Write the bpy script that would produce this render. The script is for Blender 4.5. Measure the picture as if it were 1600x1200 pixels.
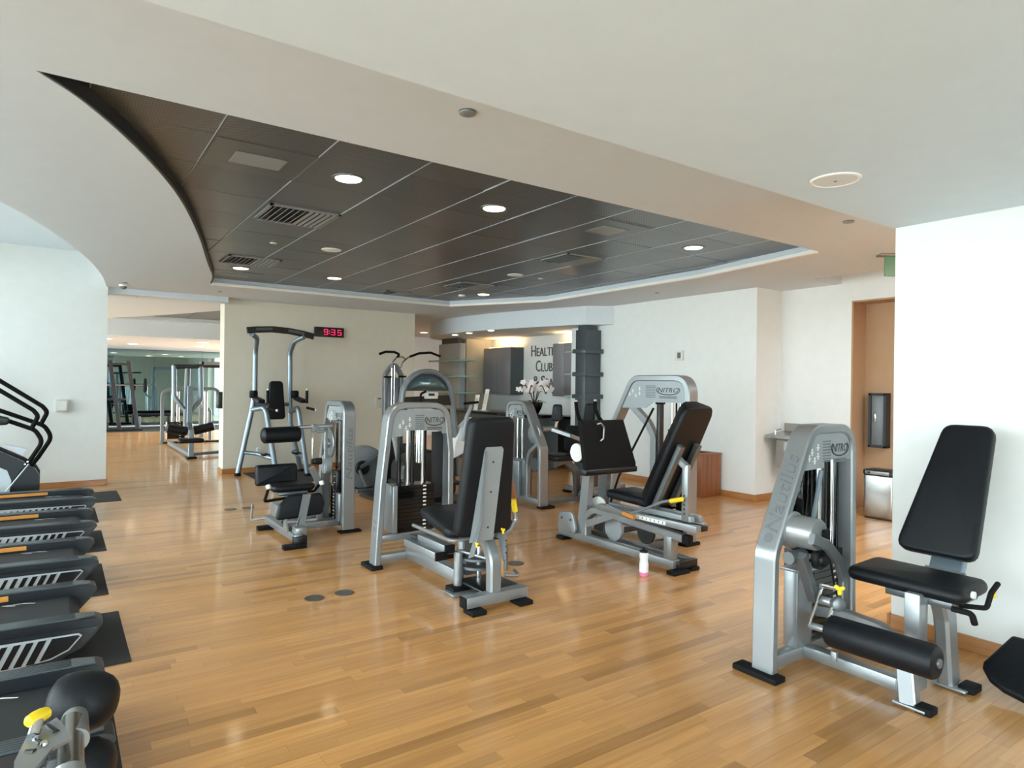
import bpy, bmesh, math, random
from math import sin, cos, pi, radians, atan2, sqrt
from mathutils import Vector, Matrix
from mathutils.geometry import tessellate_polygon
random.seed(7)
for o in list(bpy.data.objects):
    bpy.data.objects.remove(o, do_unlink=True)
SC = bpy.context.scene
COL = SC.collection

# ------------------------------------------------------------------ camera
CAMH, FPX, TH, ROLL = 1.47, 1016.0, radians(34.94), radians(0.7)
FWD = Vector((sin(TH), cos(TH), 0)); RGT = Vector((cos(TH), -sin(TH), 0)); UP = Vector((0, 0, 1))
cd = bpy.data.cameras.new('camera'); cam = bpy.data.objects.new('camera', cd); COL.objects.link(cam)
cd.sensor_fit = 'HORIZONTAL'; cd.sensor_width = 36.0; cd.lens = 36.0 * FPX / 1600.0
cd.clip_start = 0.05; cd.clip_end = 200
rot = Matrix((RGT, UP, -FWD)).transposed()
cam.matrix_world = Matrix.Translation((0, 0, CAMH)) @ (rot @ Matrix.Rotation(ROLL, 3, 'Z')).to_4x4()
SC.camera = cam

# ------------------------------------------------------------------ light
w = bpy.data.worlds.new('sky'); SC.world = w; w.use_nodes = True
bgn = w.node_tree.nodes['Background']
bgn.inputs[0].default_value = (0.85, 0.94, 1.0, 1); bgn.inputs[1].default_value = 10.0
def portal(loc, rot, sx, sy):
    l = bpy.data.lights.new('window_daylight', 'AREA'); l.shape = 'RECTANGLE'; l.size = sx; l.size_y = sy
    l.cycles.is_portal = True
    o = bpy.data.objects.new('window_daylight', l); COL.objects.link(o); o.location = loc; o.rotation_euler = rot
portal((-3.12, 3.3, 1.5), (0, -pi/2, 0), 3.0, 14.4)
portal((-3.12, 17.0, 1.5), (0, -pi/2, 0), 3.0, 12.0)
portal((-0.5, -3.9, 1.2), (pi/2, 0, 0), 4.9, 2.2)  # portal for the added windows behind the camera
vs = SC.view_settings
vs.view_transform = 'Standard'; vs.look = 'None'; vs.gamma = 1.0; vs.use_curve_mapping = False
vs.exposure = 0.62

# ------------------------------------------------------------------ pixel helpers (1600x1200 frame)
def ray(x, y):
    u, v = x - 800.0, 600.0 - y
    us = u*cos(ROLL) - v*sin(ROLL); vv = u*sin(ROLL) + v*cos(ROLL)
    return FWD*FPX + RGT*us + UP*vv
C0 = Vector((0, 0, CAMH))
def at(x, y, z=0.0):
    d = ray(x, y); return C0 + d*((z-CAMH)/d.z)
def atX(x, y, X):
    d = ray(x, y); return C0 + d*(X/d.x)
def atY(x, y, Y):
    d = ray(x, y); return C0 + d*(Y/d.y)
def project(P):
    P = Vector(P) - C0; z = P.dot(FWD)
    if z <= 0.05: return None
    us, vv = FPX*P.dot(RGT)/z, FPX*P.dot(UP)/z
    return 800 + us*cos(ROLL) + vv*sin(ROLL), 600 - (-us*sin(ROLL) + vv*cos(ROLL)), z

# ------------------------------------------------------------------ materials
def lin(c):
    return tuple(((x/255)/12.92 if x/255 <= 0.04045 else ((x/255+0.055)/1.055)**2.4) for x in c)
MATS = {}
def mat(name, rgb, rough=0.5, metal=0.0, var=0.06, scale=8.0, bump=0.0, bscale=60.0, coat=0.0, emit=None, es=0.0, spec=0.5):
    m = bpy.data.materials.new(name); m.use_nodes = True; nt = m.node_tree; N = nt.nodes; L = nt.links
    b = N['Principled BSDF']; c = lin(rgb)
    geo = N.new('ShaderNodeNewGeometry'); nz = N.new('ShaderNodeTexNoise'); nz.inputs['Scale'].default_value = scale; nz.inputs['Detail'].default_value = 3
    L.new(geo.outputs['Position'], nz.inputs['Vector'])
    rp = N.new('ShaderNodeMapRange'); rp.inputs[1].default_value = 0.3; rp.inputs[2].default_value = 0.7
    rp.inputs[3].default_value = 1-var; rp.inputs[4].default_value = 1+var
    L.new(nz.outputs['Fac'], rp.inputs[0])
    mx = N.new('ShaderNodeVectorMath'); mx.operation = 'SCALE'; mx.inputs[0].default_value = c
    L.new(rp.outputs[0], mx.inputs['Scale']); L.new(mx.outputs[0], b.inputs['Base Color'])
    b.inputs['Roughness'].default_value = rough; b.inputs['Metallic'].default_value = metal
    b.inputs['Coat Weight'].default_value = coat; b.inputs['Specular IOR Level'].default_value = spec
    if bump:
        n2 = N.new('ShaderNodeTexNoise'); n2.inputs['Scale'].default_value = bscale; L.new(geo.outputs['Position'], n2.inputs['Vector'])
        bp = N.new('ShaderNodeBump'); bp.inputs['Strength'].default_value = bump; bp.inputs['Distance'].default_value = 0.01
        L.new(n2.outputs['Fac'], bp.inputs['Height']); L.new(bp.outputs[0], b.inputs['Normal'])
    if emit:
        b.inputs['Emission Color'].default_value = (*lin(emit), 1); b.inputs['Emission Strength'].default_value = es
    MATS[name] = m; return m
mat('wall_white', (231, 234, 232), 0.75, var=0.015, bump=0.04, bscale=120)
mat('wall_cream', (216, 210, 194), 0.75, var=0.015, bump=0.04, bscale=120)
mat('wall_tan', (172, 140, 108), 0.75, var=0.02, bump=0.04, bscale=120)
mat('ceiling_white', (214, 222, 229), 0.85, var=0.012, bump=0.03, bscale=140)
mat('ceiling_lit_tone', (217, 230, 239), 0.85, var=0.012, bump=0.03, bscale=140)  # paler than the soffit: its brighter lighting is put into the colour
mat('trim_white', (243, 243, 240), 0.45, var=0.01)
mat('silver', (146, 150, 152), 0.32, 0.6, var=0.04, scale=5)
mat('silver_dark', (104, 108, 110), 0.34, 0.6, var=0.04, scale=5)
mat('blue_grey', (128, 142, 152), 0.33, 0.7, var=0.03)
mat('chrome', (225, 228, 230), 0.08, 1.0, var=0.01)
mat('steel', (170, 168, 164), 0.25, 1.0, var=0.05, scale=3)
mat('plate_grey', (150, 156, 158), 0.45, 0.3, var=0.02)
mat('vinyl', (11, 15, 20), 0.48, 0.0, var=0.1, scale=14, bump=0.12, bscale=260, spec=0.28)
mat('rubber', (10, 10, 11), 0.75, var=0.1, spec=0.25)
mat('black_plastic', (15, 17, 19), 0.38, var=0.06)
mat('black_gloss', (10, 11, 12), 0.12, var=0.03)
mat('belt', (36, 39, 42), 0.62, var=0.08, scale=20, bump=0.15, bscale=400)
mat('rail_grey', (70, 78, 82), 0.38, var=0.05)
mat('tread_dark', (20, 26, 32), 0.36, var=0.05)
mat('tread_silver', (196, 206, 214), 0.3, 0.1, var=0.03)
mat('orange', (222, 148, 62), 0.4, var=0.05)
mat('yellow', (236, 204, 38), 0.4, var=0.04)
mat('white_plastic', (228, 228, 224), 0.4, var=0.02)
mat('beige_plastic', (205, 203, 194), 0.5, var=0.02)
mat('grey_shell', (116, 122, 126), 0.4, 0.2, var=0.04)
mat('mat_black', (40, 41, 43), 0.8, var=0.08, bump=0.2, bscale=300)
mat('charcoal_laminate', (80, 88, 92), 0.3, 0.3, var=0.06, scale=3)
mat('brushed_grey', (150, 152, 160), 0.42, 0.4, var=0.05, scale=2)
mat('ink', (38, 40, 44), 0.5, var=0.02)
mat('ink_grey', (96, 102, 104), 0.5, var=0.02)
mat('ink_red', (150, 44, 50), 0.5, var=0.02)
mat('letter_grey', (92, 92, 95), 0.4, 0.4, var=0.02)
mat('emboss', (118, 122, 126), 0.4, 0.4, var=0.02)
mat('wood_dark_base', (122, 88, 52), 0.5, var=0.1)
mat('glass_green', (150, 190, 182), 0.08, var=0.02)
mat('lamp_lens', (255, 244, 220), 0.4, emit=(255, 236, 200), es=9.0)
mat('lamp_off', (236, 238, 236), 0.35, var=0.01)
mat('lamp_warm', (255, 226, 176), 0.4, emit=(255, 190, 110), es=5.0)
mat('clock_red', (90, 20, 40), 0.4, emit=(226, 40, 90), es=1.1)
mat('exit_green', (112, 148, 120), 0.35, var=0.04)
mat('petal', (246, 236, 234), 0.5, var=0.04)
mat('stem', (74, 66, 48), 0.6, var=0.08)
mat('leaf', (48, 62, 42), 0.45, var=0.1)
mat('pink_drink', (226, 130, 168), 0.25, var=0.02)
mat('bottle_white', (226, 226, 226), 0.35, var=0.02)
mat('terrace', (190, 186, 178), 0.9, var=0.05)
mat('pipe_orange', (198, 132, 66), 0.45, var=0.05)
mat('pale_grey', (178, 186, 194), 0.4, 0.1, var=0.02)
mat('dome_glass', (96, 118, 124), 0.12, 0.6, var=0.03)

def wood(name, a, b, along=(0.6, 14, 14), rough=0.3, coat=0.25, use_rand=True, bump=0.05):
    m = bpy.data.materials.new(name); m.use_nodes = True; nt = m.node_tree; N = nt.nodes; L = nt.links
    bs = N['Principled BSDF']; geo = N.new('ShaderNodeNewGeometry')
    mp = N.new('ShaderNodeMapping'); mp.inputs['Scale'].default_value = along
    L.new(geo.outputs['Position'], mp.inputs['Vector'])
    oi = N.new('ShaderNodeObjectInfo'); atn = N.new('ShaderNodeAttribute'); atn.attribute_name = 'rnd'
    ad = N.new('ShaderNodeMath'); ad.operation = 'ADD'; L.new(oi.outputs['Random'], ad.inputs[0]); L.new(atn.outputs['Fac'], ad.inputs[1])
    fr = N.new('ShaderNodeMath'); fr.operation = 'FRACT'; L.new(ad.outputs[0], fr.inputs[0])
    off = N.new('ShaderNodeVectorMath'); off.operation = 'SCALE'; off.inputs[0].default_value = (13, 7, 5)
    L.new(fr.outputs[0], off.inputs['Scale'])
    av = N.new('ShaderNodeVectorMath'); L.new(mp.outputs[0], av.inputs[0]); L.new(off.outputs[0], av.inputs[1])
    nz = N.new('ShaderNodeTexNoise'); nz.inputs['Scale'].default_value = 3.0; nz.inputs['Detail'].default_value = 5; nz.inputs['Roughness'].default_value = 0.6
    L.new(av.outputs[0], nz.inputs['Vector'])
    mr = N.new('ShaderNodeMapRange'); mr.inputs[1].default_value = 0.25; mr.inputs[2].default_value = 0.75; L.new(nz.outputs['Fac'], mr.inputs[0])
    cr = N.new('ShaderNodeMix'); cr.data_type = 'RGBA'; cr.inputs[6].default_value = (*lin(a), 1); cr.inputs[7].default_value = (*lin(b), 1)
    L.new(mr.outputs[0], cr.inputs[0])
    br = N.new('ShaderNodeValToRGB'); el = br.color_ramp.elements
    for p_, v_ in ((0.04, 0.7), (0.08, 0.82), (0.14, 0.91), (0.95, 1.12)) if use_rand else ((0.2, 1.0), (0.4, 1.0)):
        e_ = el.new(p_); e_.color = (v_, v_*(0.97 if v_ < 0.8 else 1), v_*(0.92 if v_ < 0.8 else 1), 1)
    el.remove(el[0]); el.remove(el[-1])
    L.new(fr.outputs[0], br.inputs[0])
    sc = N.new('ShaderNodeVectorMath'); sc.operation = 'MULTIPLY'; L.new(cr.outputs[2], sc.inputs[0]); L.new(br.outputs[0], sc.inputs[1])
    L.new(sc.outputs[0], bs.inputs['Base Color'])
    bs.inputs['Roughness'].default_value = rough; bs.inputs['Coat Weight'].default_value = coat; bs.inputs['Coat Roughness'].default_value = 0.1
    bp = N.new('ShaderNodeBump'); bp.inputs['Strength'].default_value = bump; bp.inputs['Distance'].default_value = 0.004
    L.new(nz.outputs['Fac'], bp.inputs['Height'])
    if bump > 0: L.new(bp.outputs[0], bs.inputs['Normal'])
    MATS[name] = m; return m
wood('maple', (210, 159, 100), (184, 129, 72), rough=0.3, coat=0.55, bump=0.0)
wood('baseboard_oak', (186, 130, 76), (160, 106, 58), along=(1, 1, 12), use_rand=False)
wood('cherry', (150, 92, 50), (120, 68, 34), along=(14, 14, 0.8), rough=0.4, use_rand=False)

def panel_mat():
    m = bpy.data.materials.new('perforated_panel'); m.use_nodes = True; nt = m.node_tree; N = nt.nodes; L = nt.links
    b = N['Principled BSDF']; geo = N.new('ShaderNodeNewGeometry'); sp = N.new('ShaderNodeSeparateXYZ'); L.new(geo.outputs['Position'], sp.inputs[0])
    def wave(out, f, ph):
        a = N.new('ShaderNodeMath'); a.operation = 'MULTIPLY'; a.inputs[1].default_value = f; L.new(out, a.inputs[0])
        s = N.new('ShaderNodeMath'); s.operation = 'SINE'; L.new(a.outputs[0], s.inputs[0]); return s
    s1 = wave(sp.outputs['X'], 2*pi/0.028, 0); s2 = wave(sp.outputs['Y'], 2*pi/0.028, 0)
    mu = N.new('ShaderNodeMath'); mu.operation = 'MULTIPLY'; L.new(s1.outputs[0], mu.inputs[0]); L.new(s2.outputs[0], mu.inputs[1])
    gr = N.new('ShaderNodeMapRange'); gr.inputs[1].default_value = 0.1; gr.inputs[2].default_value = 0.5; L.new(mu.outputs[0], gr.inputs[0])
    oi = N.new('ShaderNodeObjectInfo')
    br = N.new('ShaderNodeMapRange'); br.inputs[3].default_value = 0.88; br.inputs[4].default_value = 1.12; L.new(oi.outputs['Random'], br.inputs[0])
    mx = N.new('ShaderNodeMix'); mx.data_type = 'RGBA'; mx.inputs[6].default_value = (*lin((106, 110, 114)), 1); mx.inputs[7].default_value = (*lin((52, 54, 56)), 1)
    L.new(gr.outputs[0], mx.inputs[0])
    sc = N.new('ShaderNodeVectorMath'); sc.operation = 'SCALE'; L.new(mx.outputs[2], sc.inputs[0]); L.new(br.outputs[0], sc.inputs['Scale'])
    L.new(sc.outputs[0], b.inputs['Base Color']); b.inputs['Roughness'].default_value = 0.32; b.inputs['Metallic'].default_value = 0.35
    MATS['perforated_panel'] = m
panel_mat()
def mirror_mat():
    m = bpy.data.materials.new('tinted_mirror'); m.use_nodes = True; b = m.node_tree.nodes['Principled BSDF']
    nz = m.node_tree.nodes.new('ShaderNodeTexNoise'); nz.inputs['Scale'].default_value = 0.7
    mr = m.node_tree.nodes.new('ShaderNodeMapRange'); mr.inputs[3].default_value = 0.0; mr.inputs[4].default_value = 0.012
    m.node_tree.links.new(nz.outputs['Fac'], mr.inputs[0]); m.node_tree.links.new(mr.outputs[0], b.inputs['Roughness'])
    b.inputs['Base Color'].default_value = (0.22, 0.34, 0.37, 1); b.inputs['Metallic'].default_value = 1.0
    MATS['tinted_mirror'] = m
mirror_mat()
def pane_mat():
    m = bpy.data.materials.new('window_glass'); m.use_nodes = True; nt = m.node_tree; N = nt.nodes; L = nt.links
    out = N['Material Output']; N.remove(N['Principled BSDF'])
    tr = N.new('ShaderNodeBsdfTransparent'); tr.inputs[0].default_value = (0.93, 0.96, 0.95, 1); gl = N.new('ShaderNodeBsdfGlossy'); gl.inputs[1].default_value = 0.02
    fz = N.new('ShaderNodeFresnel'); fz.inputs[0].default_value = 1.3; mx = N.new('ShaderNodeMixShader')
    L.new(fz.outputs[0], mx.inputs[0]); L.new(tr.outputs[0], mx.inputs[1]); L.new(gl.outputs[0], mx.inputs[2]); L.new(mx.outputs[0], out.inputs[0])
    MATS['window_glass'] = m
    m2 = m.copy(); m2.name = 'shelf_glass'; m2.node_tree.nodes['Transparent BSDF'].inputs[0].default_value = (0.62, 0.76, 0.74, 1); MATS['shelf_glass'] = m2
    m3 = m.copy(); m3.name = 'smoked_shield'; m3.node_tree.nodes['Transparent BSDF'].inputs[0].default_value = (0.16, 0.17, 0.18, 1); MATS['smoked_shield'] = m3
pane_mat()

# ------------------------------------------------------------------ mesh building
def V(*a): return Vector(a)
class B:
    """collects geometry in world coordinates and links it as one mesh object"""
    def __init__(s): s.v = []; s.f = []
    def add(s, vs_, fs):
        n = len(s.v); s.v += [Vector(p) for p in vs_]; s.f += [tuple(i+n for i in f) for f in fs]; return s
    def bm(s, bm):
        bm.verts.index_update(); return s.add([v.co.copy() for v in bm.verts], [[v.index for v in f.verts] for f in bm.faces])
    def box(s, lo, hi, bev=0.0, M=None, seg=2):
        lo, hi = Vector(lo), Vector(hi)
        lo, hi = Vector(map(min, lo, hi)), Vector(map(max, lo, hi))
        if bev <= 0:
            vs_ = [Vector((x, y, z)) for x in (lo.x, hi.x) for y in (lo.y, hi.y) for z in (lo.z, hi.z)]
            fs = [(0, 1, 3, 2), (4, 6, 7, 5), (0, 4, 5, 1), (2, 3, 7, 6), (0, 2, 6, 4), (1, 5, 7, 3)]
            if M: vs_ = [M @ p for p in vs_]
            return s.add(vs_, fs)
        t = bmesh.new(); bmesh.ops.create_cube(t, size=1.0)
        d = hi - lo; c = (hi+lo)/2
        for v in t.verts: v.co = Vector((v.co.x*d.x, v.co.y*d.y, v.co.z*d.z)) + c
        bmesh.ops.bevel(t, geom=t.edges[:], offset=min(bev, min(d)*0.49), segments=seg, affect='EDGES', profile=0.5)
        if M:
            for v in t.verts: v.co = M @ v.co
        s.bm(t); t.free(); return s
    def tube(s, pts, r, n=12, bend=0.0, cap=True, seg=6):
        pts = fillet([Vector(p) for p in pts], bend, seg) if bend > 0 and len(pts) > 2 else [Vector(p) for p in pts]
        rr = r if isinstance(r, (list, tuple)) else [r]*len(pts)
        if len(rr) != len(pts): rr = [rr[0] + (rr[-1]-rr[0])*i/(len(pts)-1) for i in range(len(pts))]
        T = []
        for i in range(len(pts)):
            a = pts[max(i-1, 0)]; b = pts[min(i+1, len(pts)-1)]; T.append((b-a).normalized())
        ref = Vector((0, 0, 1)) if abs(T[0].z) < 0.9 else Vector((1, 0, 0))
        N_ = (ref - T[0]*ref.dot(T[0])).normalized(); vs_ = []; fs = []
        for i, p in enumerate(pts):
            N_ = (N_ - T[i]*N_.dot(T[i])).normalized(); Bn = T[i].cross(N_)
            for k in range(n):
                a = 2*pi*k/n; vs_.append(p + (N_*cos(a) + Bn*sin(a))*rr[i])
        for i in range(len(pts)-1):
            for k in range(n):
                fs.append((i*n+k, i*n+(k+1) % n, (i+1)*n+(k+1) % n, (i+1)*n+k))
        if cap: fs.append(tuple(range(n-1, -1, -1))); fs.append(tuple((len(pts)-1)*n+k for k in range(n)))
        return s.add(vs_, fs)
    def lathe(s, p0, axis, prof, n=20):
        """prof: list of (distance along axis, radius)"""
        p0 = Vector(p0); ax = Vector(axis).normalized()
        ref = Vector((0, 0, 1)) if abs(ax.z) < 0.9 else Vector((1, 0, 0))
        u = (ref - ax*ref.dot(ax)).normalized(); w_ = ax.cross(u); vs_ = []; fs = []
        for d, r in prof:
            for k in range(n):
                a = 2*pi*k/n; vs_.append(p0 + ax*d + (u*cos(a)+w_*sin(a))*max(r, 1e-4))
        for i in range(len(prof)-1):
            for k in range(n): fs.append((i*n+k, i*n+(k+1) % n, (i+1)*n+(k+1) % n, (i+1)*n+k))
        fs.append(tuple(range(n-1, -1, -1))); fs.append(tuple((len(prof)-1)*n+k for k in range(n)))
        return s.add(vs_, fs)
    def cyl(s, a, b, r, n=16, bev=0.0):
        a, b = Vector(a), Vector(b); L_ = (b-a).length
        if bev > 0: pr = [(0, r-bev), (bev*0.3, r-bev*0.3), (bev, r), (L_-bev, r), (L_-bev*0.3, r-bev*0.3), (L_, r-bev)]
        else: pr = [(0, r), (L_, r)]
        return s.lathe(a, b-a, pr, n)
    def rtube(s, pts, wd, dp, ax, bend=0.0, ch=0.006, seg=6):
        """rectangular section swept along pts; wd in the plane of the path, dp along ax"""
        pts = fillet([Vector(p) for p in pts], bend, seg) if bend > 0 and len(pts) > 2 else [Vector(p) for p in pts]
        ax = Vector(ax).normalized(); n = len(pts); vs_ = []; fs = []
        h, d = wd/2, dp/2; ch = min(ch, h*0.6, d*0.6)
        sec_ = [(-h+ch, -d), (h-ch, -d), (h, -d+ch), (h, d-ch), (h-ch, d), (-h+ch, d), (-h, d-ch), (-h, -d+ch)]
        for i, p in enumerate(pts):
            t0 = (pts[i]-pts[i-1]).normalized() if i > 0 else None
            t1 = (pts[i+1]-pts[i]).normalized() if i < n-1 else None
            t = (t0 or t1) if not (t0 and t1) else (t0+t1).normalized()
            sd = t.cross(ax).normalized(); k = 1.0
            if t0 and t1: k = 1/max(0.5, t.dot(t1))
            for a, b in sec_: vs_.append(p + sd*a*k + ax*b)
        m = len(sec_)
        for i in range(n-1):
            for k in range(m): fs.append((i*m+k, i*m+(k+1) % m, (i+1)*m+(k+1) % m, (i+1)*m+k))
        fs.append(tuple(range(m-1, -1, -1))); fs.append(tuple((n-1)*m+k for k in range(m)))
        return s.add(vs_, fs)
    def prism(s, poly, n_):
        """closed polygon of 3D points pushed along vector n_"""
        poly = [Vector(p) for p in poly]; n_ = Vector(n_); k = len(poly)
        vs_ = poly + [p+n_ for p in poly]
        fs = [(i, (i+1) % k, (i+1) % k+k, i+k) for i in range(k)]
        tri = tessellate_polygon([poly])
        fs += [tuple(t) for t in tri] + [tuple(i+k for i in reversed(t)) for t in tri]
        return s.add(vs_, fs)
    def pad(s, outline, O, U_, W_, th, e=0.02, rad=0.03, seg=3, dome=0.0):
        """cushion: rounded outline (2D) in plane O,U_,W_ with thickness th along U_ x W_, edges rounded by e"""
        U_, W_ = Vector(U_).normalized(), Vector(W_).normalized(); Nn = U_.cross(W_); O = Vector(O)
        P2 = fillet([Vector((a, b, 0)) for a, b in outline], rad, 4, closed=True); k = len(P2)
        nor = []
        area = sum(P2[i].x*P2[(i+1) % k].y - P2[(i+1) % k].x*P2[i].y for i in range(k))
        sg = 1 if area > 0 else -1
        for i in range(k):
            t = (P2[(i+1) % k]-P2[i-1]).normalized(); nor.append(Vector((t.y, -t.x, 0))*sg)
        e = min(e, th*0.49); rings = []
        for j in range(seg+1):
            a = pi/2*j/seg; rings.append((e*(1-cos(pi/2-a)) if False else e*(1-sin(a)), e*(1-cos(a))))
        prof = [(ins, h) for ins, h in rings] + [(ins, th-h) for ins, h in reversed(rings)]
        vs_ = []; fs = []
        for ins, h in prof:
            for i in range(k):
                q = P2[i] - nor[i]*ins; vs_.append(O + U_*q.x + W_*q.y + Nn*h)
        m = len(prof)
        for j in range(m-1):
            for i in range(k): fs.append((j*k+i, j*k+(i+1) % k, (j+1)*k+(i+1) % k, (j+1)*k+i))
        fs.append(tuple(range(k-1, -1, -1)))
        if dome > 0:
            c = sum((vs_[(m-1)*k+i] for i in range(k)), Vector())/k; base = (m-1)*k; n0 = len(vs_)
            for q, hh in ((0.8, 0.55), (0.5, 0.9)):
                for i in range(k): vs_.append(c + (vs_[base+i]-c)*q + Nn*dome*hh)
            for i in range(k): fs.append((base+i, base+(i+1) % k, n0+(i+1) % k, n0+i))
            for i in range(k): fs.append((n0+i, n0+(i+1) % k, n0+k+(i+1) % k, n0+k+i))
            fs.append(tuple(n0+k+i for i in range(k)))
        else: fs.append(tuple((m-1)*k+i for i in range(k)))
        return s.add(vs_, fs)
    def go(s, name, m, parent=None, smooth=35, kind=None, label=None, rnd=None):
        t = bmesh.new(); off = parent_loc(parent)
        vv = [t.verts.new(p-off) for p in s.v]
        for f in s.f:
            try: t.faces.new([vv[i] for i in f])
            except ValueError: pass
        bmesh.ops.recalc_face_normals(t, faces=t.faces[:])
        me = bpy.data.meshes.new(name); t.to_mesh(me); t.free()
        if smooth:
            me.polygons.foreach_set('use_smooth', [True]*len(me.polygons)); me.set_sharp_from_angle(angle=radians(smooth))
        me.materials.append(MATS[m])
        if rnd is not None:
            a = me.attributes.new('rnd', 'FLOAT', 'FACE'); a.data.foreach_set('value', rnd[:len(me.polygons)])
        o = bpy.data.objects.new(name, me); COL.objects.link(o)
        if parent: o.parent = parent
        if kind: o['kind'] = kind
        if label: o['label'] = label
        return o
LOC = {}
def parent_loc(p):
    if p is None: return Vector((0, 0, 0))
    while p.parent: p = p.parent
    return LOC.get(p.name, Vector((0, 0, 0)))
def fillet(P, r, seg=5, closed=False):
    n = len(P); out = []
    for i in range(n):
        if not closed and (i == 0 or i == n-1): out.append(P[i].copy()); continue
        a, b, c = P[i-1], P[i], P[(i+1) % n]
        d1, d2 = (a-b), (c-b); l1, l2 = d1.length, d2.length
        if l1 < 1e-6 or l2 < 1e-6: out.append(b.copy()); continue
        d1.normalize(); d2.normalize(); ang = d1.angle(d2, 0)
        if ang > pi-0.02: out.append(b.copy()); continue
        t = min(r/math.tan(ang/2), l1*0.48, l2*0.48)
        p, q = b+d1*t, b+d2*t
        for k in range(seg+1):
            s_ = k/seg; out.append(p*(1-s_)**2 + b*2*s_*(1-s_) + q*s_*s_)
    return out
def thing(name, label, cat, loc=(0, 0, 0), group=None):
    o = bpy.data.objects.new(name, None); COL.objects.link(o); o.empty_display_size = 0.1
    o.location = loc; o['label'] = label; o['category'] = cat; LOC[o.name] = Vector(loc)
    if group: o['group'] = group
    return o
def tag(o, label, cat, group=None, kind=None):
    o['label'] = label; o['category'] = cat
    if group: o['group'] = group
    if kind: o['kind'] = kind
    return o
def struct(o): o['kind'] = 'structure'; return o
def copy_tree(o, parent=None):
    c = o.copy(); COL.objects.link(c)
    if parent: c.parent = parent
    for ch in list(o.children): copy_tree(ch, c)
    return c
TXT = {}
def text(body, name, m, parent, O, U_, W_, h, ext=0.002, label=None, shear=0.0, center=True, width=None):
    """flat lettering: O centre (or left base), U_ reading direction, W_ up, h cap height"""
    key = (body, shear)
    if key not in TXT:
        cu = bpy.data.curves.new('t', 'FONT'); cu.body = body; cu.extrude = 0.5; cu.shear = shear; cu.resolution_u = 2
        ob = bpy.data.objects.new('t', cu); COL.objects.link(ob); bpy.context.view_layer.update()
        dg = bpy.context.evaluated_depsgraph_get(); me = bpy.data.meshes.new_from_object(ob.evaluated_get(dg))
        vs_ = [v.co.copy() for v in me.vertices]; fs = [tuple(p.vertices) for p in me.polygons]
        bpy.data.objects.remove(ob); bpy.data.curves.remove(cu); bpy.data.meshes.remove(me)
        x0, x1 = min(v.x for v in vs_), max(v.x for v in vs_); y1 = 0.69
        TXT[key] = ([Vector((v.x-x0, v.y, v.z)) for v in vs_], fs, x1-x0)
    vs_, fs, wd = TXT[key]; k = h/0.69; U_, W_ = Vector(U_).normalized(), Vector(W_).normalized(); Nn = U_.cross(W_); O = Vector(O)
    kx = k if width is None else width/wd
    ox, oy = (wd*kx/2, h/2) if center else (0, 0)
    b = B(); b.add([O + U_*(v.x*kx-ox) + W_*(v.y*k-oy) + Nn*(v.z*2*ext) for v in vs_], fs)
    return b.go(name, m, parent, smooth=0, label=label)
def arc(c, r, a0, a1, n, ax='xz', fixed=0.0):
    out = []
    for i in range(n+1):
        a = a0+(a1-a0)*i/n; p, q = c[0]+r*cos(a), c[1]+r*sin(a)
        out.append(V(p, fixed, q) if ax == 'xz' else (V(fixed, p, q) if ax == 'yz' else V(p, q, fixed)))
    return out

# ================================================================== the room
SOF, LOWC, HIC, DARKZ = 2.75, 2.46, 3.2, 2.83
def sbox(name, lo, hi, m, bev=0.0, parent=None):
    o = B().box(lo, hi, bev).go(name, m, parent, smooth=0)
    return o if parent else struct(o)
# ---- floor: boards laid along X
floor = sbox('floor', (-3.0, -4.0, -0.05), (11.0, 24.0, -0.013), 'wood_dark_base')
PW = 0.064
boards = []
rf = random.Random(3)
j = 0; y = -0.4
while y < 23.6:
    x = -3.0 - rf.random()*0.8
    while x < 10.5:
        L_ = rf.uniform(0.28, 1.15); boards.append((max(x, -3.0), min(x+L_, 10.9), y, rf.random())); x += L_
    y += PW
def board_rank(b):
    x0, x1, y0, r = b
    best = 0
    for t in (0.15, 0.5, 0.85):
        q = project((x0+(x1-x0)*t, y0+PW/2, 0))
        if q and -10 < q[0] < 1610 and q[1] < 1215: best = max(best, (x1-x0)*PW/q[2]**3)
    return best
boards.sort(key=board_rank, reverse=True)
um = B().box((0, 0, -0.013), (1, PW-0.0006, 0.0)).go('plank', 'maple', floor, smooth=0)
for i, (x0, x1, y0, r) in enumerate(boards[:300]):
    o = um if i == 0 else um.copy()
    if i: COL.objects.link(o); o.parent = floor
    o.location = (x0+0.0004, y0, 0); o.scale = (max(0.02, x1-x0-0.0008), 1, 1)
rest = B(); rr_ = []
for x0, x1, y0, r in boards[300:]:
    if x1-x0 < 0.02: continue
    a, b2, c, d = x0+0.0003, x1-0.0003, y0, y0+PW-0.0005
    rest.add([(a, c, 0), (b2, c, 0), (b2, d, 0), (a, d, 0), (a, c, -.013), (b2, c, -.013), (b2, d, -.013), (a, d, -.013)],
             [(0, 1, 2, 3), (4, 5, 1, 0), (5, 6, 2, 1), (6, 7, 3, 2), (7, 4, 0, 3)]); rr_ += [r]*5
rest.go('plank', 'maple', floor, smooth=0, kind='stuff', rnd=rr_)
struct(B().box((-40, -40, -0.6), (-3.25, 60, -0.4)).box((-3.25, -40, -0.6), (40, -4.05, -0.4)).go('terrace', 'terrace', smooth=0))

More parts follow.
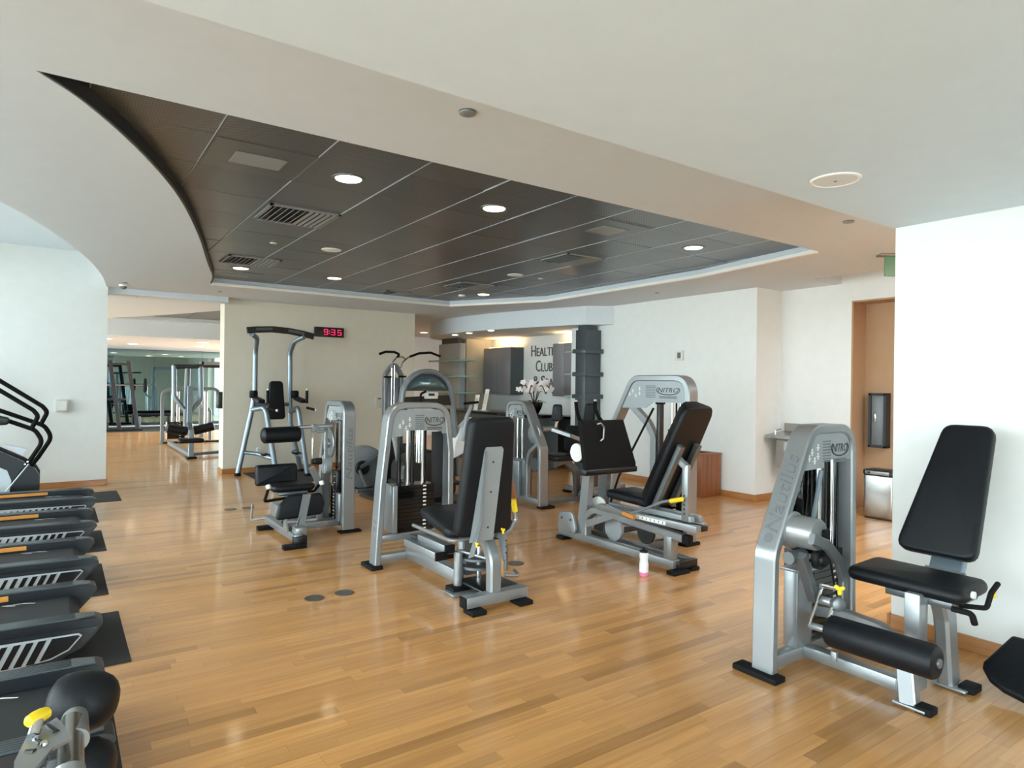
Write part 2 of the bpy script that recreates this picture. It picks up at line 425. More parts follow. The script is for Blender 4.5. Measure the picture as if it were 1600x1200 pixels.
# ---- walls
def window_wall(name, y0, y1, ztop, n, k0):
    b = B(); b.box((-3.2, y0, 0), (-3.0, y1, 0.12)); b.box((-3.2, y0, ztop-0.22), (-3.0, y1, HIC+0.2))
    st = (y1-y0)/n; pw = 0.14
    for i in range(n+1):
        yc = y0+st*i; b.box((-3.2, max(y0, yc-pw/2), 0.12), (-3.0, min(y1, yc+pw/2), ztop-0.22))
    wl = struct(b.go(name, 'wall_white', smooth=0))
    for i in range(n):
        a, c = y0+st*i+pw/2, y0+st*(i+1)-pw/2
        f = B(); z0, z1 = 0.12, ztop-0.22
        f.box((-3.14, a, z0), (-3.06, a+0.05, z1)); f.box((-3.14, c-0.05, z0), (-3.06, c, z1))
        f.box((-3.14, a, z0), (-3.06, c, z0+0.05)); f.box((-3.14, a, z1-0.05), (-3.06, c, z1)); f.box((-3.13, a, 1.0), (-3.07, c, 1.05))
        fr = struct(f.go('window_%d' % (k0+i), 'silver_dark', smooth=0))
        B().box((-3.105, a+.05, z0+.05), (-3.095, c-.05, 1.0)).go('pane', 'window_glass', fr, smooth=0)
        B().box((-3.105, a+.05, 1.05), (-3.095, c-.05, z1-.05)).go('pane', 'window_glass', fr, smooth=0)
window_wall('wall_left', -3.8, 1.85, LOWC, 3, 1)
window_wall('wall_left_mid', 1.85, 10.6, HIC, 5, 4)
window_wall('wall_left_rear', 10.6, 23.2, HIC-0.3, 6, 9)
b = B(); b.box((-3.2, -4.0, 0), (4.5, -3.8, 0.15)); b.box((-3.2, -4.0, 2.25), (4.5, -3.8, 2.6))
for xa, xb in ((-3.2, -2.9), (-0.6, -0.4), (1.9, 4.5)): b.box((xa, -4.0, 0.15), (xb, -3.8, 2.25))
struct(b.go('wall_back', 'wall_white', smooth=0))
for k, (xa, xb) in enumerate(((-2.9, -0.6), (-0.4, 1.9))):  # unseen windows behind the camera, added for frontal fill light
    f = B(); z0, z1 = 0.15, 2.25
    for q in (xa, xb-0.05): f.box((q, -3.94, z0), (q+0.05, -3.86, z1))
    for q in (z0, 1.0, z1-0.05): f.box((xa, -3.94, q), (xb, -3.86, q+0.05))
    fr = struct(f.go('window_%d' % (20+k), 'silver_dark', smooth=0))
    B().box((xa+.05, -3.905, z0+.05), (xb-.05, -3.895, 1.0)).go('pane', 'window_glass', fr, smooth=0); B().box((xa+.05, -3.905, 1.05), (xb-.05, -3.895, z1-.05)).go('pane', 'window_glass', fr, smooth=0)
sbox('wall_right', (4.23, -3.8, 0), (4.43, 1.94, LOWC), 'wall_white')
sbox('wall_far_left', (-3.0, 10.6, 0), (0.56, 10.85, HIC), 'wall_white')
sbox('wall_far', (2.13, 10.93, 0), (5.42, 11.25, SOF), 'wall_cream')
sbox('wall_far_side', (5.2, 11.25, 0), (5.42, 16.4, SOF), 'wall_cream')
sbox('wall_reception_end', (5.42, 16.4, 0), (11.0, 16.6, SOF), 'wall_white')
sbox('wall_far_right', (7.35, 5.05, 0), (8.2, 8.72, SOF), 'wall_white')
sbox('wall_sign', (8.0, 8.72, 0), (8.2, 13.2, SOF), 'wall_white')
sbox('wall_sign_end', (7.35, 12.28, 0), (8.0, 13.2, SOF), 'wall_cream')
# wall beside the tan alcove, with the opening cut out of it
b = B(); b.box((7.9, 4.12, 0), (8.2, 5.05, 2.95)); b.box((7.9, 0.4, 2.53), (8.2, 4.12, 2.95)); struct(b.go('wall_alcove', 'wall_white', smooth=0))
sbox('wall_alcove_back', (8.2, 0.4, 0), (8.3, 5.0, 2.95), 'wall_tan')
sbox('wall_corridor_end', (4.43, 0.2, 0), (8.3, 0.4, 2.95), 'wall_tan')
sbox('wall_mirror', (-3.0, 23.2, 0), (8.0, 23.4, HIC), 'wall_white')
# ---- baseboards
BBH = 0.085
for nm, lo, hi in [('baseboard_right', (4.212, -3.8, 0), (4.23, 1.94, BBH)), ('baseboard_right_end', (4.212, 1.94, 0), (4.43, 1.958, BBH)),
                   ('baseboard_far_left', (-3.0, 10.582, 0), (0.56, 10.6, BBH)), ('baseboard_far_left_end', (0.56, 10.582, 0), (0.578, 10.85, BBH)),
                   ('baseboard_far', (2.112, 10.912, 0), (5.42, 10.93, BBH)), ('baseboard_far_end', (2.112, 10.93, 0), (2.13, 11.25, BBH)),
                   ('baseboard_far_right', (7.332, 5.032, 0), (7.35, 8.72, BBH)), ('baseboard_jog', (7.35, 5.032, 0), (7.9, 5.05, BBH)),
                   ('baseboard_alcove', (7.882, 4.12, 0), (7.9, 5.032, BBH)), ('baseboard_alcove_back', (8.182, 0.4, 0), (8.2, 4.1, BBH))]:
    sbox(nm, lo, hi, 'baseboard_oak', 0.004)

# ---- ceilings
sbox('ceiling', (-3.2, -4.0, LOWC), (4.6, 1.95, LOWC+0.3), 'ceiling_lit_tone')
sbox('ceiling_high', (-3.2, 1.95, HIC), (2.2, 10.7, HIC+0.15), 'ceiling_lit_tone')
def spline(P, n=6):
    out = []
    for i in range(len(P)-1):
        p0, p1, p2, p3 = P[max(i-1, 0)], P[i], P[i+1], P[min(i+2, len(P)-1)]
        for k in range(n):
            t = k/n
            out.append(tuple(0.5*((2*p1[a]) + (-p0[a]+p2[a])*t + (2*p0[a]-5*p1[a]+4*p2[a]-p3[a])*t*t + (-p0[a]+3*p1[a]-3*p2[a]+p3[a])*t**3) for a in range(2)))
    out.append(P[-1]); return out
def slab(name, outer, holes, z0, z1, m):
    loops = [[Vector((x, y, z0)) for x, y in outer]] + [[Vector((x, y, z0)) for x, y in h] for h in holes]
    flat = [p for l in loops for p in l]; n = len(flat); tri = tessellate_polygon(loops)
    fs = [tuple(t) for t in tri] + [tuple(i+n for i in t) for t in tri]; k = 0
    for l in loops:
        m_ = len(l); fs += [(k+i, k+(i+1) % m_, k+(i+1) % m_+n, k+i+n) for i in range(m_)]; k += m_
    b = B(); b.add(flat + [Vector((p.x, p.y, z1)) for p in flat], fs); return struct(b.go(name, m, smooth=25))
edge = spline([(-3.0, 2.7), (-2.1, 3.4), (-1.3, 4.35), (-0.75, 5.2), (-0.36, 6.02), (-0.17, 6.55), (0.04, 7.33), (0.27, 8.4), (0.44, 9.55), (0.54, 10.6)])
curve = spline([(1.64, 9.36), (1.55, 8.7), (1.31, 7.66), (1.02, 6.37), (0.69, 5.11), (0.38, 4.24), (0.1, 3.64), (-0.09, 3.36)])
hole = [(5.83, 3.36), (6.12, 4.96), (6.15, 7.9), (5.3, 9.42)] + curve
outer = [(-3.0, 1.951)] + edge + [(0.54, 10.7), (11.0, 10.7), (11.0, 4.25), (7.27, 4.25), (7.27, 1.951)]
slab('ceiling_soffit', outer, [hole], SOF, HIC-0.02, 'ceiling_white')
sbox('ceiling_notch', (7.27, 0.2, 2.95), (8.4, 4.25, 3.05), 'ceiling_white')
sbox('trim_4', (7.905, 4.1, 0), (8.2, 4.12, 2.53), 'wall_tan')
sbox('trim_5', (7.905, 0.4, 2.51), (8.2, 4.1, 2.53), 'wall_tan')
# white bead round the far sides of the recess
def bead(name, P, z0, z1, wd):
    b = B(); b.rtube([V(x, y, (z0+z1)/2) for x, y in P], wd, z1-z0, (0, 0, 1), ch=0.004); struct(b.go(name, 'trim_white', smooth=30))
bead('trim_1', [(5.81, 3.37), (6.1, 4.96), (6.13, 7.89), (5.29, 9.4), (1.66, 9.345)], SOF-0.018, SOF+0.02, 0.05)
b = B(); b.rtube([V(x+0.012, y, (SOF+DARKZ)/2+0.008) for x, y in curve], 0.012, DARKZ-SOF+0.01, (0, 0, 1), ch=0.002); struct(b.go('trim_3', 'ink', smooth=30))
# dark perforated tiles
PX0, PY0, PS = 0.11, 3.89, 0.587
hc = (3.0, 6.2)
big = [(x+0.16*(1 if x > hc[0] else -1), y+0.14*(1 if y > hc[1] else -1)) for x, y in hole]
dark = slab('ceiling_dark', big, [], DARKZ+0.02, DARKZ+0.06, 'plate_grey')
def inside(p, poly):
    c = False
    for i in range(len(poly)):
        (x1, y1), (x2, y2) = poly[i-1], poly[i]
        if (y1 > p[1]) != (y2 > p[1]) and p[0] < (x2-x1)*(p[1]-y1)/(y2-y1)+x1: c = not c
    return c
tile = None; skip = set()
for i in range(-1, 11):
    for jj in range(-1, 10):
        x0, y0 = PX0+PS*i, PY0+PS*jj
        if not any(inside((x0+PS*a/4, y0+PS*c_/4), big) for a in range(5) for c_ in range(5)): continue
        if tile is None:
            tile = B().box((0.004, 0.0012, 0), (PS-0.004, PS-0.0012, 0.018), 0.002, seg=1).go('panel', 'perforated_panel', dark, smooth=0); o = tile
        else: o = tile.copy(); COL.objects.link(o); o.parent = dark
        o.location = (x0, y0, DARKZ); o.rotation_euler = (random.uniform(-1, 1)*0.003, random.uniform(-1, 1)*0.003, 0)
for i in range(12):
    xg = PX0+PS*i
    ys = [3.3+0.05*q for q in range(126) if inside((xg, 3.3+0.05*q), big)]
    if not ys: continue
    B().box((xg-0.0022, ys[0], DARKZ-0.004), (xg+0.0022, ys[-1], DARKZ+0.015)).go('grid_bar', 'pale_grey', dark, smooth=0)
sbox('trim_2', (0.56, 10.66, 2.665), (2.13, 10.86, 2.76), 'ceiling_white')
sbox('wall_outer', (11.0, 4.0, 0), (11.1, 16.6, SOF), 'wall_white')
# ---- second room: ceiling, dark recess, bulkhead, mirror
r2c = spline([(0.9, 15.9), (1.5, 14.9), (2.1, 13.6), (2.75, 12.2), (3.5, 11.6)])
slab('ceiling_rear', [(-3.0, 10.7), (11, 10.7), (11, 16.4), (5.42, 16.4), (5.42, 16.15), (-3.0, 16.15)], [r2c+[(5.0, 11.6), (5.0, 15.9)]], SOF, SOF+0.4, 'ceiling_white')
d2 = sbox('ceiling_dark_rear', (0.7, 11.45, DARKZ+0.02), (5.2, 16.1, DARKZ+0.06), 'plate_grey')
for i in range(8):
    for jj in range(8):
        o = tile.copy(); COL.objects.link(o); o.parent = d2; o.location = (0.52+PS*i, 11.32+PS*jj, DARKZ)
sbox('ceiling_bulkhead', (-3.0, 16.15, 2.4), (5.42, 23.2, SOF+0.4), 'ceiling_white')
mir = B()
mw = struct(B().box((-2.9, 23.15, 0.05), (7.9, 23.16, 2.4)).go('wall_mirror_backing', 'ink', smooth=0))
for i in range(8):
    x0 = -2.9+1.35*i; B().box((x0+.002, 23.14, 0.06), (x0+1.348, 23.15, 2.39)).go('mirror_panel', 'tinted_mirror', mw, smooth=0)

# ---- reception canopy over the desk
canopy = [(7.35, 7.67), (7.03, 7.93)] + spline([(7.0, 7.95), (6.64, 9.1), (6.4, 10.2), (6.33, 11.2), (6.46, 12.25), (6.95, 13.0), (7.9, 13.4)])+[(8.2, 13.4), (8.2, 8.72), (7.352, 8.72)]
slab('ceiling_canopy', canopy, [], 2.45, SOF-0.001, 'ceiling_white')

# ================================================================== ceiling fittings
def downlight(loc, label, r=0.085, lit=True, m='lamp_lens', watt=14, ring='silver_dark', col=(1, 0.86, 0.66), grp='round recessed ceiling lamps'):
    t = thing('recessed_lamp', label, 'ceiling light', loc, grp); x, y, z = loc
    B().lathe((x, y, z+0.001), (0, 0, -1), [(0, r*1.32), (0.006, r*1.3), (0.008, r*1.1), (0.002, r*1.0)], 28).go('ring', ring, t)
    B().lathe((x, y, z-0.002), (0, 0, -1), [(0, r), (0.004, r*0.98), (0.009, r*0.6), (0.0105, 0.001)], 28).go('lens', m, t)
    if lit and watt:
        l = bpy.data.lights.new('lamp_glow', 'SPOT'); l.energy = watt; l.color = col; l.spot_size = radians(110); l.spot_blend = 0.8; l.shadow_soft_size = r
        o = bpy.data.objects.new('lamp_glow', l); COL.objects.link(o); o.parent = t; o.location = (0, 0, -0.03)
for (x, y), lb in zip([(1.58, 4.2), (2.76, 4.22), (5.1, 4.22), (1.8, 8.33), (2.96, 8.33), (5.3, 8.37)],
                      ['bright round downlight in dark panels nearest the rectangular access hatch', 'bright round downlight in the middle of the front row on dark panels',
                       'bright round downlight near the right corner of the dark ceiling', 'bright round downlight beside the far left vent and small hatch',
                       'bright round downlight in the far row above the clock wall', 'bright round downlight in the far row nearest the reception canopy']):
    downlight((x, y, DARKZ), lb)
for (x, y), lb in zip([(2.3, 6.57), (4.66, 6.63)], ['unlit white round lamp in dark panels, left of the two', 'unlit white round lamp in dark panels, right of the two']):
    downlight((x, y, DARKZ), lb, 0.075, False, 'lamp_off', 0, 'trim_white', grp='unlit round lamps in the dark ceiling')
for (x, y), lb in zip([(6.55, 11.4), (6.52, 10.8), (6.49, 9.98)], ['small canopy downlight farthest from the shelf column', 'small canopy downlight in the middle of three', 'small canopy downlight nearest the wall lettering']):
    downlight((x, y, 2.45), lb, 0.06, True, 'lamp_lens', 8, 'trim_white', grp='small downlights in the reception canopy')
for i, (x, y) in enumerate([(6.0, 13.6), (6.0, 15.4), (7.6, 14.8)]):  # lamps added to brighten the white wall at the corridor end
    downlight((x, y, SOF), 'added round downlight brightening the corridor past the reception, '+['nearest', 'farthest', 'right'][i], 0.085, True, 'lamp_lens', 60, 'trim_white')
for i, (x, y) in enumerate([(2.3, 12.6), (2.9, 13.9), (3.4, 15.0)]):
    downlight((x, y, DARKZ), ['nearest', 'middle', 'farthest'][i]+' downlight in the dark ceiling of the second room', 0.085, True, 'lamp_lens', 12)
for i, (x, y) in enumerate([(0.9, 17.6), (2.9, 17.4), (4.0, 17.6), (1.6, 19.6), (3.2, 19.6)]):
    downlight((x, y, 2.4), 'round downlight in the low ceiling before the mirror, %s' % ['left front', 'centre front', 'right front', 'left rear', 'right rear'][i], 0.1, True, 'lamp_lens', 14, 'trim_white')
# ceiling speaker
t = thing('ceiling_speaker', 'flat white round speaker grille in the near white ceiling', 'speaker', (3.02, 1.66, LOWC))
B().lathe((3.02, 1.66, LOWC), (0, 0, -1), [(0, 0.112), (0.006, 0.11), (0.008, 0.1), (0.004, 0.098)], 36).go('rim', 'trim_white', t)
B().lathe((3.02, 1.66, LOWC-0.001), (0, 0, -1), [(0, 0.094), (0.005, 0.093), (0.007, 0.001)], 36).go('grille', 'white_plastic', t)
B().lathe((3.02, 1.66, LOWC-0.006), (0, 0, -1), [(0, 0.008), (0.004, 0.007)], 10).go('badge', 'silver_dark', t)
def disc_fit(name, label, cat, loc, r, h, m='white_plastic', ring='silver_dark'):
    t = thing(name, label, cat, loc); x, y, z = loc
    B().lathe((x, y, z), (0, 0, -1), [(0, r), (h*0.35, r*1.0), (h*0.4, r*0.92)], 24).go('base', ring, t)
    B().lathe((x, y, z-h*0.4), (0, 0, -1), [(0, r*0.97), (h*0.4, r*0.95), (h*0.6, r*0.8), (h*0.62, 0.001)], 24).go('cover', m, t)
disc_fit('ceiling_sensor', 'small round grey cover on the white soffit above the room centre', 'ceiling sensor', (1.57, 2.64, SOF), 0.042, 0.014, 'plate_grey')
disc_fit('ceiling_sensor', 'small round cover on the white soffit towards the right wall', 'ceiling sensor', (4.96, 2.62, SOF), 0.042, 0.012, 'plate_grey')
disc_fit('smoke_detector', 'white smoke detector near the reception end of the dark ceiling', 'smoke detector', (5.02, 8.55, DARKZ), 0.055, 0.04)
disc_fit('ceiling_sensor', 'tiny white sensor in dark panels left of the unlit lamp', 'ceiling sensor', (1.72, 6.58, DARKZ), 0.035, 0.012)
disc_fit('ceiling_sensor', 'tiny white sensor in dark panels before the reception', 'ceiling sensor', (5.05, 6.62, DARKZ), 0.035, 0.012)
for i, (x, y) in enumerate([(0.72, 10.0), (1.9, 10.1), (6.75, 6.2)]):
    disc_fit('sprinkler_cover', 'tiny round sprinkler cover on the soffit '+['above the left passage', 'above the far passage wall end', 'before the right wall'][i], 'sprinkler', (x, y, SOF), 0.03, 0.008, 'plate_grey')
# security cameras on the far left soffit
for i, (x, y) in enumerate([(0.72, 10.25), (0.95, 11.1)]):
    t = thing('dome_camera', ['small white ceiling camera by the end of the left wall', 'small white ceiling camera just inside the second room'][i], 'camera', (x, y, SOF))
    B().lathe((x, y, SOF), (0, 0, -1), [(0, 0.06), (0.02, 0.058), (0.024, 0.045)], 20).go('base', 'white_plastic', t)
    B().lathe((x, y, SOF-0.02), (0, 0, -1), [(0, 0.043), (0.02, 0.038), (0.038, 0.02), (0.044, 0.001)], 20).go('dome', 'grey_shell', t)
def vent(cx, cy, label, wx=0.56, wy=0.56, n=11, z=DARKZ):
    t = thing('air_vent', label, 'vent', (cx, cy, z), 'slatted vents in the dark ceiling'); e = 0.025
    f = B(); f.box((cx-wx/2, cy-wy/2, z-0.012), (cx+wx/2, cy-wy/2+e, z)); f.box((cx-wx/2, cy+wy/2-e, z-0.012), (cx+wx/2, cy+wy/2, z))
    f.box((cx-wx/2, cy-wy/2, z-0.012), (cx-wx/2+e, cy+wy/2, z)); f.box((cx+wx/2-e, cy-wy/2, z-0.012), (cx+wx/2, cy+wy/2, z)); f.go('frame', 'plate_grey', t, smooth=0)
    B().box((cx-wx/2+e, cy-wy/2+e, z-0.002), (cx+wx/2-e, cy+wy/2-e, z-0.0005)).go('backing', 'ink', t, smooth=0)
    sl = None
    for k in range(n):
        xs = cx-wx/2+e+(wx-2*e)*(k+0.5)/n; sgn = 1 if xs > cx else -1
        bb = B(); Mr = Matrix.Translation((xs, cy, z-0.012)) @ Matrix.Rotation(radians(40 if sgn < 0 else 14)*sgn, 4, 'Y')
        bb.box((-0.013 if sgn > 0 else -0.015, -wy/2+e, -0.0015), (0.013 if sgn > 0 else 0.015, wy/2-e, 0.0015), M=Mr); bb.go('slat', 'plate_grey', t, smooth=0)
vent(1.6, 5.42, 'large slatted air vent in dark panels behind the first downlight')
vent(1.78, 7.75, 'slatted air vent at the far left of the dark ceiling', 0.56, 0.5)
vent(4.55, 5.42, 'slatted air vent in dark panels on the right side', 0.5, 0.5)
vent(4.68, 7.75, 'slatted air vent in dark panels before the reception', 0.56, 0.5, 9)
vent(4.15, 9.05, 'small slatted air vent at the far edge of the dark ceiling', 0.4, 0.3, 8)
def hatch(cx, cy, label, wx, wy):
    t = thing('access_hatch', label, 'hatch', (cx, cy, DARKZ))
    B().box((cx-0.285, cy-0.28, DARKZ-0.004), (cx+0.285, cy+0.28, DARKZ), 0.002).go('surround', 'silver_dark', t, smooth=0)
    B().box((cx-wx/2, cy-wy/2, DARKZ-0.009), (cx+wx/2, cy+wy/2, DARKZ-0.004), 0.002).go('door', 'plate_grey', t, smooth=0)
hatch(1.0, 4.19, 'rectangular access hatch in dark panels at the front left', 0.3, 0.22)
hatch(3.93, 4.2, 'rectangular access hatch in dark panels between two front downlights', 0.28, 0.26)
hatch(1.85, 8.9, 'small access hatch at the far left of the dark ceiling', 0.34, 0.2)
# exit sign
t = thing('exit_sign', 'green acrylic exit sign hanging from the ceiling beside the near wall edge', 'sign', (6.5, 3.02, SOF))
R3 = Matrix.Translation((6.5, 3.02, SOF)) @ Matrix.Rotation(-TH, 4, 'Z')
B().box((-0.12, -0.05, -0.022), (0.2, 0.05, 0), 0.004, M=R3).go('canopy_plate', 'steel', t)
B().box((-0.06, -0.012, -0.21), (0.24, 0.012, -0.022), 0.003, M=R3).go('face', 'exit_green', t)

# ================================================================== gym machines
def mapper(plane, d):
    return (lambda s, z, o=0.0: V(s, d+o, z)) if plane == 'X' else (lambda s, z, o=0.0: V(d+o, s, z))
def tower(t, plane, d0, depth, path, plate, brand_seg=None, wd=0.05, bend=0.13, nitro=None, m='silver'):
    """inverted-U weight tower. path: centreline (s,z) from front foot to rear foot; plate: badge outline; front face at depth d0"""
    mp = mapper(plane, d0); axv = V(0, 1, 0) if plane == 'X' else V(1, 0, 0)
    fr = B().rtube([mp(s, z, depth/2) for s, z in path], wd, depth, axv, bend=bend, ch=0.008).go('tower_frame', m, t)
    U_ = V(1, 0, 0) if plane == 'X' else V(0, -1, 0); W_ = V(0, 0, 1)
    if plate:
        pl = B().prism([mp(s, z, 0.012) for s, z in plate], axv*0.008).go('badge_plate', 'plate_grey', t, smooth=0)
        ss = [p[0] for p in plate]; zz = [p[1] for p in plate]; c0, c1 = min(ss), max(ss); z1 = max(zz); wd_ = c1-c0
        lf = (lambda f: c0+wd_*f) if plane == 'X' else (lambda f: c1-wd_*f)
        gk = 0.78
        def pos(f, g): return mp(lf(f), z1-g*gk, 0.0115)
        text('NITRO', 'wordmark', 'ink', pl, pos(0.76, 0.11), U_, W_, 0.044, 0.0008, shear=0.25, width=wd_*0.3)
        sw = B(); c = pos(0.76, 0.11); pts = []
        for k in range(14):
            a = 2.5+4.4*k/13; pts.append(c + U_*(cos(a)*wd_*0.17) + W_*(sin(a)*0.045))
        sw.tube(pts, [0.0015]+[0.004]*12+[0.001], 6); sw.go('swoosh', 'ink', pl)
        ln = B()
        for g in range(8):
            c = pos(0.5, 0.06+g*0.02); ln.box(c - U_*wd_*0.075 - W_*0.0032 - (U_.cross(W_))*0.0003, c + U_*wd_*0.075 + W_*0.0035 + U_.cross(W_)*0.0006)
        for k2 in range(2):
            c = pos(0.76, 0.19+k2*0.016); ln.box(c - U_*wd_*0.13 - W_*0.0045, c + U_*wd_*0.13 + W_*0.0045 + U_.cross(W_)*0.0006)
        ln.go('instruction_text', 'ink_grey', pl, smooth=0)
        ic = B()
        for k2, (f, g) in enumerate([(0.22, 0.13), (0.33, 0.1), (0.33, 0.16), (0.17, 0.17), (0.27, 0.19)]):
            c = pos(f, g); Nn = U_.cross(W_)
            ic.cyl(c + W_*0.014, c + W_*0.014 + Nn*0.0015, 0.007, 10); ic.box(c - U_*0.006 - W_*0.016, c + U_*0.006 + W_*0.006 + Nn*0.001)
            ic.box(c - U_*0.016 - W_*0.002, c + U_*0.016 + W_*0.002 + Nn*0.001)
        ic.go('exercise_diagram', 'white_plastic', pl)
    if brand_seg:
        (s0, z0), (s1, z1b), side, hgt = brand_seg
        a, c = mp(s0, z0, depth/2), mp(s1, z1b, depth/2); Ud = (c-a).normalized(); Wd = axv*side
        Nn = Ud.cross(Wd); O = (a+c)/2 + Nn*(wd/2+0.001)
        text('Nautilus', 'raised_lettering', 'emboss', fr, O, Ud, Wd, hgt, 0.002, shear=0.2, width=(c-a).length*0.8)
        ob = B(); q = O - Ud*((c-a).length*0.46); ob.lathe(q, Nn, [(0, hgt*0.35), (0.002, hgt*0.33), (0.0022, hgt*0.15)], 14); ob.go('raised_emblem', 'emboss', fr)
    return fr
def foot(t, c, sx, sy, h=0.025, m='rubber'):
    B().box((c[0]-sx/2, c[1]-sy/2, 0), (c[0]+sx/2, c[1]+sy/2, h), 0.006).go('rubber_foot', m, t)
def stack(t, lo, hi, n=12, face='y'):
    lo, hi = Vector(lo), Vector(hi); b = B(); hh = (hi.z-lo.z)/n
    for k in range(n): b.box((lo.x, lo.y, lo.z+hh*k), (hi.x, hi.y, lo.z+hh*(k+1)-0.003), 0.0)
    s_ = b.go('weight_stack', 'black_gloss', t, smooth=0)
    d = B(); 
    for k in range(n):
        zc = lo.z+hh*(k+0.5)
        if face == 'y': d.box((lo.x*0.28+hi.x*0.72-0.014, lo.y-0.001, zc-0.006), (lo.x*0.28+hi.x*0.72+0.014, lo.y, zc+0.006))
        else: d.box((lo.x-0.001, lo.y*0.72+hi.y*0.28-0.014, zc-0.006), (lo.x, lo.y*0.72+hi.y*0.28+0.014, zc+0.006))
    d.go('weight_number', 'white_plastic', s_, smooth=0); return s_
def rods(t, pts, z0, z1, r=0.0125, m='chrome'):
    for x, y in pts: B().cyl((x, y, z0), (x, y, z1), r, 14).go('guide_rod', m, t)
def knob(t, c, m='yellow', r=0.018):
    b = B()
    for k in range(3):
        a = 2*pi*k/3+0.5; b.lathe(Vector(c), (0, cos(a), sin(a)), [(0, r*0.55), (r, r*0.6), (r*1.4, r*0.5), (r*1.6, r*0.2)], 10)
    b.go('pin_knob', m, t)

# ---------------------------------------------------------------- leg extension (front right)
def leg_extension():
    t = thing('leg_extension_machine', 'silver leg extension machine with tall black backrest at the near right wall', 'gym machine', (3.3, 1.7, 0))
    tower(t, 'X', 1.91, 0.12, [(2.965, 0.03), (2.975, 0.62), (3.3, 1.245), (3.71, 1.245), (3.73, 0.03)],
          [(3.185, 1.03), (3.3, 1.2), (3.36, 1.225), (3.62, 1.225), (3.69, 1.18), (3.70, 1.07), (3.42, 1.075), (3.42, 1.035)],
          brand_seg=((3.0, 0.67), (3.25, 1.15), 1, 0.072), bend=0.14)
    foot(t, (2.945, 1.99), 0.09, 0.25, 0.03); B().box((2.93, 1.87, 0.0), (3.0, 2.08, 0.018), 0.004).go('foot_plate', 'silver', t)
    B().box((2.99, 1.94, 0.03), (3.7, 2.0, 0.095), 0.006).go('base_rail', 'silver', t)
    B().box((3.19, 1.93, 0.095), (3.33, 2.01, 0.5), 0.006).go('inner_post', 'silver', t)
    B().box((3.17, 1.9, 0.5), (3.36, 2.02, 0.515), 0.003).go('post_cap', 'silver', t)
    stack(t, (3.40, 1.96, 0.1), (3.69, 2.14, 0.56), 13)
    B().box((3.39, 2.02, 0.56), (3.7, 2.12, 1.07), 0.01).go('rear_shroud', 'smoked_shield', t)
    rods(t, [(3.475, 1.985), (3.605, 1.985)], 0.1, 1.1, 0.016); rods(t, [(3.54, 2.0), (3.665, 2.0)], 0.1, 1.1, 0.025, 'black_gloss')
    # cam drum and arm
    B().lathe((3.12, 1.945, 0.735), (0, -1, 0), [(0, 0.085), (0.01, 0.095), (0.035, 0.095), (0.04, 0.082), (0.16, 0.08), (0.17, 0.074), (0.172, 0.001)], 32).go('cam_drum', 'silver', t)
    B().tube([(2.99, 1.86, 0.62), (3.12, 1.86, 0.62)], 0.032, 14).go('pivot_tube', 'silver_dark', t)
    B().box((3.14, 1.755, 0.68), (3.19, 1.775, 0.76), 0.005).go('rubber_stop', 'rubber', t)
    P = [atY(*p, 1.74) for p in [(1268, 842), (1292, 852), (1310, 876), (1318, 905), (1316, 938)]]
    B().rtube(P, 0.055, 0.03, (0, 1, 0), bend=0.06, ch=0.006).go('lever_arm', 'silver_dark', t)
    P = [atY(*p, 1.82) for p in [(1251, 868), (1262, 905), (1272, 936)]]
    B().rtube(P, 0.05, 0.05, (0, 1, 0)).go('stop_bracket', 'silver_dark', t)
    B().lathe(atY(1275, 873, 1.80), (0, -1, 0), [(0, 0.05), (0.03, 0.05), (0.032, 0.03), (0.05, 0.03)], 18).go('pulley', 'black_plastic', t)
    knob(t, atY(1312, 921, 1.7))
    B().tube([atY(1282, 915, 1.76), atY(1306, 920, 1.72)], 0.011, 10).go('range_pin', 'chrome', t)
    a, c, d, e = atY(1285, 915, 1.77), atY(1265, 976, 1.77), atY(1304, 941, 1.70), atY(1289, 985, 1.70)
    B().tube([a, c], 0.008, 8).go('link_rod', 'chrome', t); B().tube([d, e], 0.008, 8).go('link_rod', 'chrome', t)
    B().cyl(atY(1281, 937, 1.78), atY(1306, 943, 1.70), 0.022, 14, 0.004).go('link_spindle', 'silver', t); B().cyl(atY(1306, 943, 1.70), atY(1312, 945, 1.67), 0.034, 14, 0.006).go('spindle_collar', 'silver_dark', t)
    B().cyl(atY(1266, 977, 1.78), atY(1290, 984, 1.69), 0.017, 14, 0.003).go('roller_axle', 'silver', t)
    # shin roller
    ra = V(3.08, 1.70, 0.295)
    B().lathe(ra, (0, -1, 0.02), [(0, 0.05), (0.006, 0.066), (0.02, 0.075), (0.46, 0.075), (0.475, 0.068), (0.482, 0.05), (0.482, 0.03)], 28).go('shin_roller', 'vinyl', t)
    B().cyl(ra + V(0, -0.478, 0.01), ra + V(0, -0.49, 0.01), 0.02, 14).go('roller_cap', 'silver', t)
    # base and legs
    B().box((3.26, 1.40, 0.04), (3.33, 1.94, 0.1), 0.006).go('side_rail', 'silver', t)
    B().box((3.19, 1.72, 0.1), (3.21, 1.75, 0.15), 0.003).go('rail_tab', 'silver', t)
    B().rtube([(3.27, 1.43, 0.2), (3.24, 1.40, 0.02)], 0.075, 0.06, (1, 0, 0)).go('front_leg', 'silver', t)
    B().box((3.2, 1.32, 0.008), (3.28, 1.46, 0.02), 0.003).go('foot_plate', 'silver', t); foot(t, (3.24, 1.33), 0.075, 0.07, 0.035)
    B().box((3.33, 1.40, 0.1), (3.42, 1.47, 0.5), 0.006).go('seat_post', 'silver', t)
    B().box((3.25, 1.40, 0.04), (3.42, 1.47, 0.1), 0.006).go('seat_post_base', 'silver', t)
